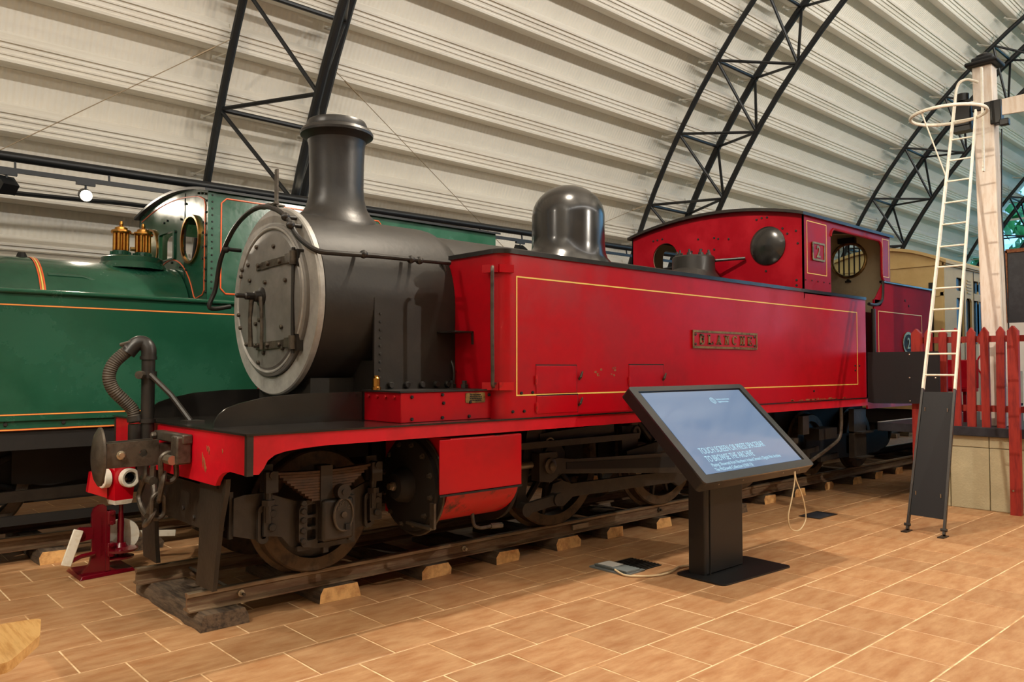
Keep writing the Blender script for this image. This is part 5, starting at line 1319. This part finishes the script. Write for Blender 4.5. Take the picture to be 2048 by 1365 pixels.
lg.plate([(0.175 + 0.015 * cos(a), 0.318 + 0.024 * sin(a)) for a in [2 * pi * i / 20 for i in range(20)]], [[(0.175 + 0.010 * cos(a), 0.318 + 0.019 * sin(a)) for a in [2 * pi * i / 20 for i in range(20)]]], 0.0006, S(0, 0, 0.0052), U, V)
lg.build('screen_logo', M['screen_text'], scr)
bq = MB().lathe([(0.006, 0), (0.006, 0.003)], (0, 0, 0), -V, 8).mesh('casing_screw', M['steel'])
for u in (-0.62, -0.28, 0.35, 0.62): inst('casing_screw', bq, kx, S(u, -0.506, -0.03))
lo = smooth_path([(6.45, 3.42, 0.80), (6.44, 3.41, 0.72), (6.36, 3.40, 0.56), (6.305, 3.40, 0.44), (6.33, 3.40, 0.34), (6.42, 3.40, 0.295), (6.52, 3.40, 0.30), (6.60, 3.40, 0.36), (6.605, 3.40, 0.44), (6.55, 3.40, 0.58), (6.47, 3.41, 0.72), (6.465, 3.42, 0.80)], 6)
tag(MB().tube(lo, 0.0055, 8).build('cord_loop', M['cable']), 'thin cream cord hanging in a loop from the kiosk screen', 'cord')
# floor boxes and the supply cable
fb = thing('floor_box', 'grey plastic floor socket box with open lid beside the kiosk', 'socket', (5.2, 4.3, 0))
MB().plate(rrect(5.07, 5.33, 4.16, 4.56, 0.01), [], 0.012, (0, 0, 0), (1, 0, 0), (0, 1, 0)).build('box_rim', M['grey_plastic'], fb, bevel=0.003)
ld = MB().hexa([(5.10, 4.17, 0.012), (5.27, 4.17, 0.012), (5.27, 4.52, 0.012), (5.10, 4.52, 0.012), (5.09, 4.17, 0.035), (5.27, 4.17, 0.03), (5.27, 4.52, 0.03), (5.09, 4.52, 0.035)]).build('box_lid', M['grey_plastic'], fb, bevel=0.004)
MB().hexa([(5.12, 4.34, 0.033), (5.265, 4.34, 0.031), (5.265, 4.50, 0.031), (5.12, 4.50, 0.033), (5.12, 4.34, 0.036), (5.265, 4.34, 0.034), (5.265, 4.50, 0.034), (5.12, 4.50, 0.036)]).build('lid_label', M['white_sign'], fb)
gv = thing('floor_vent', 'black ribbed floor grating next to the grey socket box', 'grating', (5.45, 4.3, 0))
MB().box(5.28, 5.58, 4.18, 4.52, 0, 0.006).build('frame', M['void'], gv)
sl = MB().box(-0.14, 0.14, -0.009, 0.009, 0, 0.006).mesh('slat', M['black'])
for i in range(9): inst('slat', sl, gv, (5.43, 4.21 + 0.035 * i, 0.006))
cb = smooth_path([(5.08, 4.28, 0.03), (5.06, 4.16, 0.012), (5.12, 4.06, 0.012), (5.25, 3.98, 0.012), (5.42, 3.97, 0.012), (5.60, 4.02, 0.012), (5.68, 3.99, 0.014), (5.72, 3.92, 0.02), (5.76, 3.88, 0.03)], 6)
tag(MB().tube(cb, 0.008, 8).build('white_cable', M['cable']), 'cream cable running across the tiles from the socket box to the kiosk', 'cable')
MB2 = thing('floor_plate', 'small dark metal floor plate between kiosk and ladder', 'plate', (8.75, 4.35, 0))
MB().box(8.57, 8.97, 4.25, 4.47, 0.0, 0.006).build('plate', M['ledge'], MB2)
MB().rect_frame
fr_ = MB(); fr_.box(8.55, 8.99, 4.235, 4.25, 0, 0.008); fr_.box(8.55, 8.99, 4.47, 4.485, 0, 0.008); fr_.box(8.55, 8.57, 4.25, 4.47, 0, 0.008); fr_.box(8.97, 8.99, 4.25, 4.47, 0, 0.008)
fr_.build('plate_rim', M['dirty'], MB2)

# ------------------------------------------------------------------ platform, fence, boards
pf = thing('platform', 'low station platform end with rendered block wall and dark coping', 'platform', (12, 2, 0))
PX = 10.55
MB().box(PX - 0.06, 24, -6, 4.40, 0.875, 0.985).build('coping', M['ledge'], pf, bevel=0.008)
MB().box(PX - 0.05, 24, 4.36, 4.40, 0.985, 0.992).build('platform_edge_line', M['white_sign'], pf)
MB().box(PX + 0.22, 23.9, -5.9, 3.9, 0, 0.875).build('platform_core', M['wallblock'], pf)
bz = [0, 0.74, 0.873]
yb = [3.98, 3.55, 3.12, 2.55, 1.95, 1.35, 0.75, 0.15, -0.45]
for a, b in zip(yb[1:], yb):
    MB().box(PX, PX + 0.215, a + 0.004, b - 0.004, 0.0, 0.735).build('block', M['wallblock'], pf, bevel=0.006)
    MB().box(PX - 0.004, PX + 0.21, a + 0.004, b - 0.004, 0.741, 0.873).build('block', M['wallblock'], pf, bevel=0.006)
fe = thing('picket_fence', 'red picket fence standing on the platform end', 'fence', (PX, 3, 0.985))
pk = MB().plate([(-0.044, 0), (0.044, 0), (0.044, 1.13), (0.0, 1.195), (-0.044, 1.13)], [], 0.05, (-0.025, 0, 0), (0, 1, 0), (0, 0, 1)).mesh('picket', M['picket'])
y = 3.92; k = 0
while y > 0.5:
    if abs(y - 2.82) > 0.05:
        inst('picket', pk, fe, (PX - 0.02, y, 0.986), (random.uniform(-.008, .008), random.uniform(-.006, .006), 0)); 
    y -= 0.157; k += 1
for z in (1.17, 2.0):
    MB().box(PX + 0.01, PX + 0.05, 0.4, 3.98, z - 0.0, z + 0.075).build('fence_rail', M['picket'], fe)
for y in (2.82, 3.88):
    MB().plate([(y - 0.055, 0.0), (y + 0.055, 0.0), (y + 0.055, 2.12), (y, 2.185), (y - 0.055, 2.12)], [], 0.075, (PX - 0.135, 0, 0), (0, 1, 0), (0, 0, 1)).build('fence_post', M['picket'], fe, bevel=0.008)
    bq = bolt_mesh(0.012, 0.01, M['steel'], (-1, 0, 0), 8)
    inst('bolt', bq, fe, (PX - 0.135, y + 0.02, 0.28))
bd = thing('notice_board', 'blank black rectangular board fixed to the fence behind the ladder', 'board', (10.36, 4.05, 1.25))
MB().plate([(4.45, 1.895), (3.60, 1.895), (3.58, 1.87), (3.58, 1.255), (4.38, 1.235), (4.45, 1.25)][::-1], [], 0.02, (10.34, 0, 0), (0, 1, 0), (0, 0, 1)).build('panel', M['board'], bd, bevel=0.004)
bq = bolt_mesh(0.009, 0.006, M['steel'], (-1, 0, 0), 8)
for y, z in ((3.93, 1.86), (3.93, 1.57), (3.93, 1.28), (3.63, 1.57), (3.63, 1.86)): inst('screw', bq, bd, (10.34, y, z))
MB().box(10.36, 10.40, 3.6, 3.95, 1.3, 1.36).box(10.36, 10.40, 3.6, 3.95, 1.75, 1.81).build('board_batten', M['picket'], bd)

# signal post and ladder
ps = thing('signal_post', 'tall whitewashed square timber signal post behind the picket fence', 'post', (10.8, 3.1, 0.985))
PXS = 10.78
MB().hexa([(PXS, 3.01, 0.986), (PXS + 0.22, 3.01, 0.986), (PXS + 0.22, 3.23, 0.986), (PXS, 3.23, 0.986), (PXS, 3.08, 5.42), (PXS + 0.2, 3.08, 5.42), (PXS + 0.2, 3.30, 5.42), (PXS, 3.30, 5.42)]).build('timber_post', M['post'], ps, bevel=0.012)
MB().box(PXS - 0.09, PXS + 0.27, 3.0, 3.36, 5.42, 5.47).box(PXS - 0.03, PXS + 0.21, 3.06, 3.30, 5.47, 5.53).build('post_cap', M['board'], ps, bevel=0.02)
MB().lathe([(0.10, 0), (0.10, 0.03), (0.001, 0.08)], (PXS + 0.09, 3.18, 5.53), (0, 0, 1), 12).build('finial', M['board'], ps)
sl_ = MB().box(PXS + 0.02, PXS + 0.14, 3.33, 3.53, 4.72, 5.05).build('lamp_body', M['kiosk'], ps, bevel=0.02)
MB().cyl((PXS + 0.08, 3.43, 5.05), (PXS + 0.08, 3.43, 5.14), 0.07, 18).box(PXS + 0.0, PXS + 0.16, 3.32, 3.54, 4.66, 4.72).build('lamp_top', M['kiosk'], ps)
MB().box(PXS - 0.02, PXS + 0.22, 2.98, 3.30, 4.86, 4.95).box(PXS - 0.03, PXS + 0.10, 2.98, 3.10, 4.66, 4.95).box(PXS - 0.04, PXS + 0.04, 2.90, 3.0, 4.62, 4.70).build('arm_bearing', M['kiosk'], ps, bevel=0.01)
MB().hexa([(PXS - 0.06, 2.96, 4.74), (PXS - 0.03, 2.96, 4.74), (PXS - 0.03, 1.4, 4.66), (PXS - 0.06, 1.4, 4.66), (PXS - 0.06, 2.96, 4.93), (PXS - 0.03, 2.96, 4.93), (PXS - 0.03, 1.4, 4.96), (PXS - 0.06, 1.4, 4.96)]).build('signal_arm', M['post'], ps)
MB().tube([(PXS + 0.06, 3.0, 4.6), (PXS + 0.06, 3.02, 3.6), (PXS + 0.06, 2.96, 1.9)], 0.008, 6).build('pull_wire', M['kiosk'], ps)
la_ = thing('signal_ladder', 'white iron ladder with safety hoop leaning up to the signal post', 'ladder', (8.6, 3.14, 0))
# ladder foot at (8.6, 2.957..3.32, 0), head at the post
H0 = (Vector((8.614, 3.32, 0.02)), Vector((8.58, 2.957, 0.02)))
H1 = (Vector((10.48, 3.40, 4.93)), Vector((10.52, 3.17, 4.93)))
def lpt(s, t): return H0[s].lerp(H1[s], t)
T0 = 1.45 / 4.93
for s in (0, 1):
    MB().bar(lpt(s, 0), lpt(s, T0), 0.022, 0.05).build('stile_foot', M['dirty'], la_)
    MB().box(*(lambda p: (p.x - 0.10, p.x + 0.05, p.y - 0.03, p.y + 0.03, 0, 0.012))(lpt(s, 0))).build('foot_plate', M['dirty'], la_)
    MB().tube([lpt(s, 0) + Vector((0, -0.03, 0.05)), lpt(s, 0) + Vector((0, 0.03, 0.05))], 0.016, 8).build('foot_bolt', M['dirty'], la_)
MB().bar(lpt(0, T0), lpt(0, 1.0), 0.02, 0.055).build('stile', M['white'], la_)
MB().bar(lpt(1, T0), lpt(1, 0.97), 0.02, 0.055).build('stile', M['white'], la_)
e0 = lpt(0, 1.0); 
MB().tube(smooth_path([e0, e0 + Vector((0.06, 0.0, 0.18)), e0 + Vector((0.10, -0.03, 0.28)), e0 + Vector((0.16, -0.10, 0.31)), e0 + Vector((0.26, -0.18, 0.28))], 5), 0.017, 8).build('stile_top', M['white'], la_)
e1 = lpt(1, 0.97)
MB().bar(e1 + Vector((-0.0, -0.07, -0.75)), e1 + Vector((0.14, -0.03, 0.55)), 0.018, 0.045).build('grab_stile', M['white'], la_)
n_r = 15
rts = [0.325, 0.372, 0.423, 0.474, 0.524, 0.575, 0.625, 0.68, 0.735, 0.79, 0.845, 0.90, 0.95, 0.995]
rung0 = None
for t in rts:
    a, b = lpt(0, t), lpt(1, t)
    MB().tube([a, b], 0.010, 8).build('rung', M['white'], la_)
hc = lpt(0, 0.93) + Vector((-0.16, 0.05, 0.06))
hpts = []
cH = Vector((10.12, 3.36, 4.70))
for i in range(40):
    a = 2 * pi * i / 40
    hpts.append(cH + Vector((0.40 * cos(a), 0.40 * sin(a), 0.0)))
MB().tube(hpts, 0.02, 8, closed=True).build('safety_hoop', M['white'], la_)
MB().tube([cH + Vector((-0.36, 0.17, 0)), lpt(0, 0.80)], 0.008, 6).build('hoop_stay', M['white'], la_)
pa = lpt(0, 0.03) + Vector((-0.012, -0.012, 0.0)); pb = lpt(1, 0.03) + Vector((-0.012, 0.012, 0)); pc = lpt(1, 0.288) + Vector((-0.012, 0.012, 0)); pd = lpt(0, 0.288) + Vector((-0.012, -0.012, 0))
off = Vector((0.012, 0, -0.004))
MB().hexa([pa, pb, pb + off, pa + off, pd, pc, pc + off, pd + off]).build('climb_guard', M['board'], la_, label='black board blocking the lowest rungs')
ti = MB().box(-0.006, 0.0, -0.005, 0.005, -0.02, 0.02).mesh('cable_tie', M['steel'])
for s in (0, 1):
    for t in (0.075, 0.25): inst('cable_tie', ti, la_, lpt(s, t) + Vector((-0.02, -0.05 if s == 0 else 0.05, 0)))

# things on the platform behind the fence
rs2 = thing('roundel_sign', 'white board with red ring lettering half hidden behind the pickets', 'sign', (11.9, 3.4, 0.985))
MB().box(11.9, 11.93, 3.33, 3.62, 0.99, 2.15).build('panel', M['white_sign'], rs2)
RC_ = (3.47, 1.74)
MB().plate(circ(RC_[0], RC_[1], 0.185, 40), [circ(RC_[0], RC_[1], 0.165, 40)], 0.004, (11.895, 0, 0), (0, 1, 0), (0, 0, 1)).plate(circ(RC_[0], RC_[1], 0.115, 40), [circ(RC_[0], RC_[1], 0.10, 40)], 0.004, (11.895, 0, 0), (0, 1, 0), (0, 0, 1)).build('red_ring', M['red'], rs2)
MB().box(11.893, 11.9, 3.33, 3.62, 2.02, 2.15).build('red_header', M['red'], rs2)
rb = thing('red_bench', 'red painted bench back on the platform behind the ladder', 'bench', (11.6, 3.8, 0.985))
MB().box(11.6, 11.66, 3.55, 4.1, 1.42, 1.80).build('back', M['cab_red'], rb, bevel=0.01)
MB().box(11.28, 11.62, 3.55, 4.1, 1.38, 1.42).build('seat', M['cab_red'], rb)
for x in (11.31, 11.6):
    for y in (3.6, 4.03): MB().box(x, x + 0.04, y, y + 0.04, 0.986, 1.39).build('leg', M['cab_red'], rb)
db = thing('display_board', 'tall dark framed display board on the platform at the right edge', 'board', (12.4, 3.1, 0.985))
MB().box(12.42, 12.46, 2.2, 3.42, 1.80, 3.28).build('panel', M['ledge'], db)
for a in ((12.40, 12.48, 3.40, 3.45, 1.76, 3.31), (12.40, 12.48, 2.2, 3.42, 3.28, 3.33), (12.40, 12.48, 2.2, 3.42, 1.75, 1.80)):
    MB().box(*a).build('frame', M['rust'], db)
for y in (2.4, 3.36): MB().box(12.41, 12.47, y, y + 0.06, 0.986, 1.78).build('leg', M['ledge'], db)
wb = thing('sign_board', 'white panel standing behind the pickets, left of the dark display board', 'board', (12.2, 3.4, 0.985))
MB().box(12.2, 12.23, 3.15, 3.36, 1.65, 2.3).box(12.2, 12.23, 3.15, 3.19, 0.985, 1.65).build('panel', M['white_sign'], wb)

# ------------------------------------------------------------------ cream coach beyond the red engine
co = thing('railway_coach', 'cream panelled railway coach standing beyond the red engine', 'coach', (18, 5.75, RZ))
KN, KF, KC = 4.68, 6.82, 5.75
def karch(y):
    u = (y - KC) / (KF - KC)
    return 3.70 - 0.27 * u * u
kx0, kx1 = 13.82, 22.0
wn = []
for i in range(7):
    x0 = 14.5 + i * 1.1
    wn += [rrect(x0 - 0.17, x0 + 0.17, 2.98, 3.20, 0.05), rrect(x0 - 0.17, x0 + 0.17, 2.10, 2.86, 0.05), rrect(x0 + 0.29, x0 + 0.57, 2.05, 2.88, 0.08), rrect(x0 + 0.67, x0 + 0.93 , 2.10, 2.86, 0.05), rrect(x0 + 0.67, x0 + 0.93, 2.98, 3.20, 0.05)]
sw = MB().plate([(kx0, 1.0), (kx1, 1.0), (kx1, 3.42), (kx0, 3.42)], wn, 0.03, (0, KN + 0.03, 0), (1, 0, 0), (0, 0, 1)).build('body_side', M['coach'], co)
MB().box(kx0, kx1, KF - 0.03, KF, 1.0, 3.42).build('body_side', M['coach'], co)
for q, w in enumerate(wn):
    if q < 15:
        xs_ = [p[0] for p in w]; zs_ = [p[1] for p in w]
        MB().box(min(xs_) - 0.01, max(xs_) + 0.01, KN + 0.04, KN + 0.046, min(zs_) - 0.01, max(zs_) + 0.01).build('window_pane', M['glass_dark'], co)
MB().box(kx0 + 0.1, kx1 - 0.1, KN + 0.08, KN + 0.1, 1.0, 3.4).build('inner_partition', M['void'], co)
for i in range(7):
    lv = MB(); x0 = 14.5 + i * 1.1 + 0.43
    for j in range(5):
        h = 0.13 - 0.02 * abs(j - 2)
        lv.box(x0 - h, x0 + h, KN - 0.012, KN, 2.96 + 0.052 * j, 2.985 + 0.052 * j)
    lv.build('louvre', M['coach'], co)
    dr = MB()
    dr.box(x0 - 0.24, x0 - 0.228, KN - 0.006, KN, 1.05, 3.35); dr.box(x0 + 0.228, x0 + 0.24, KN - 0.006, KN, 1.05, 3.35)
    dr.build('door_gap', M['void'], co)
ky = [KN + (KF - KN) * i / 20 for i in range(21)]
en = [(KF, 1.0), (KN, 1.0)] + [(y, karch(y) - 0.02) for y in ky]
MB().plate(en, [], 0.03, (kx0 - 0.03, 0, 0), (0, 1, 0), (0, 0, 1)).build('body_end', M['coach'], co)
em = MB()
for y in (4.69, 5.05, 5.40, 6.1, 6.45, 6.76): em.box(kx0 - 0.045, kx0 - 0.03, y, y + 0.05, 1.0, min(3.0, 3.0))
em.box(kx0 - 0.045, kx0 - 0.03, KN, KF, 2.86, 2.92); em.box(kx0 - 0.05, kx0 - 0.03, KN, KF, 3.36, 3.40)
em.build('end_beading', M['coach'], co)
MB().tube([(kx0 - 0.06, 4.86, 3.0), (kx0 - 0.06, 4.86, 1.8)], 0.022, 8).box(kx0 - 0.09, kx0 - 0.03, 4.83, 4.90, 2.92, 3.08).build('end_pipe', M['kiosk'], co)
vs = []
for x in (kx0 - 0.09, kx1):
    for i in range(21):
        y = KN - 0.05 + (KF - KN + 0.10) * i / 20; vs += [(x, y, karch(y) - 0.02), (x, y, karch(y) + 0.03)]
fs = []
for i in range(20):
    a, b, c, d = 2 * i, 2 * i + 2, 42 + 2 * i, 44 + 2 * i
    fs += [(a, b, d, c), (a + 1, c + 1, d + 1, b + 1), (a, a + 1, b + 1, b), (c, d, d + 1, c + 1)]
fs += [(0, 42, 43, 1), (40, 41, 83, 82)]
MB().add(vs, fs).build('roof', M['coach'], co, smooth=30)
MB().box(kx0 - 0.05, kx1, KN - 0.03, KN + 0.02, 3.36, 3.42).build('cornice', M['coach'], co)
MB().box(kx0, kx1, KN + 0.1, KF - 0.1, 0.75, 1.0).build('underframe', M['void'], co)
for x in (14.9, 20.6):
    for y in (5.265, 6.205):
        MB().lathe([(0.001, 0.03), (0.30, 0.05), (0.32, 0), (0.38, 0), (0.38, 0.1), (0.41, 0.11), (0.41, 0.13), (0.001, 0.1)], (x, y - 0.065, RZ + 0.38), (0, 1, 0), 28, False, False).build('wheel', M['dirty'], co)
MB().box(14.4, 15.4, 5.15, 5.2, 0.5, 0.8).box(20.1, 21.1, 5.15, 5.2, 0.5, 0.8).build('bogie_frame', M['void'], co)

# ------------------------------------------------------------------ bench corner in the foreground
be = thing('wooden_bench', 'pale varnished wooden bench seat corner at the lower left edge', 'bench', (0.6, 4.4, 0))
bt = [(0.955, 4.53), (0.96, 4.49), (0.90, 4.26), (0.885, 4.22), (0.72, 3.96), (0.69, 3.94), (0.10, 4.02), (0.10, 4.66)]
bt = [(0.962, 4.50), (0.955, 4.47), (0.905, 4.25), (0.895, 4.225), (0.745, 3.975), (0.72, 3.95), (0.69, 3.945), (-0.6, 4.10), (-0.6, 4.72), (0.935, 4.535), (0.955, 4.52)]
MB().plate(bt[::-1], [], 0.045, (0, 0, 0.405), (1, 0, 0), (0, 1, 0)).build('seat', M['wood_bench'], be, bevel=0.012)
for x, y in ((0.55, 4.12), (0.55, 4.45), (-0.45, 4.25), (-0.45, 4.6)):
    MB().box(x - 0.025, x + 0.025, y - 0.025, y + 0.025, 0, 0.405).build('leg', M['wood_bench'], be)
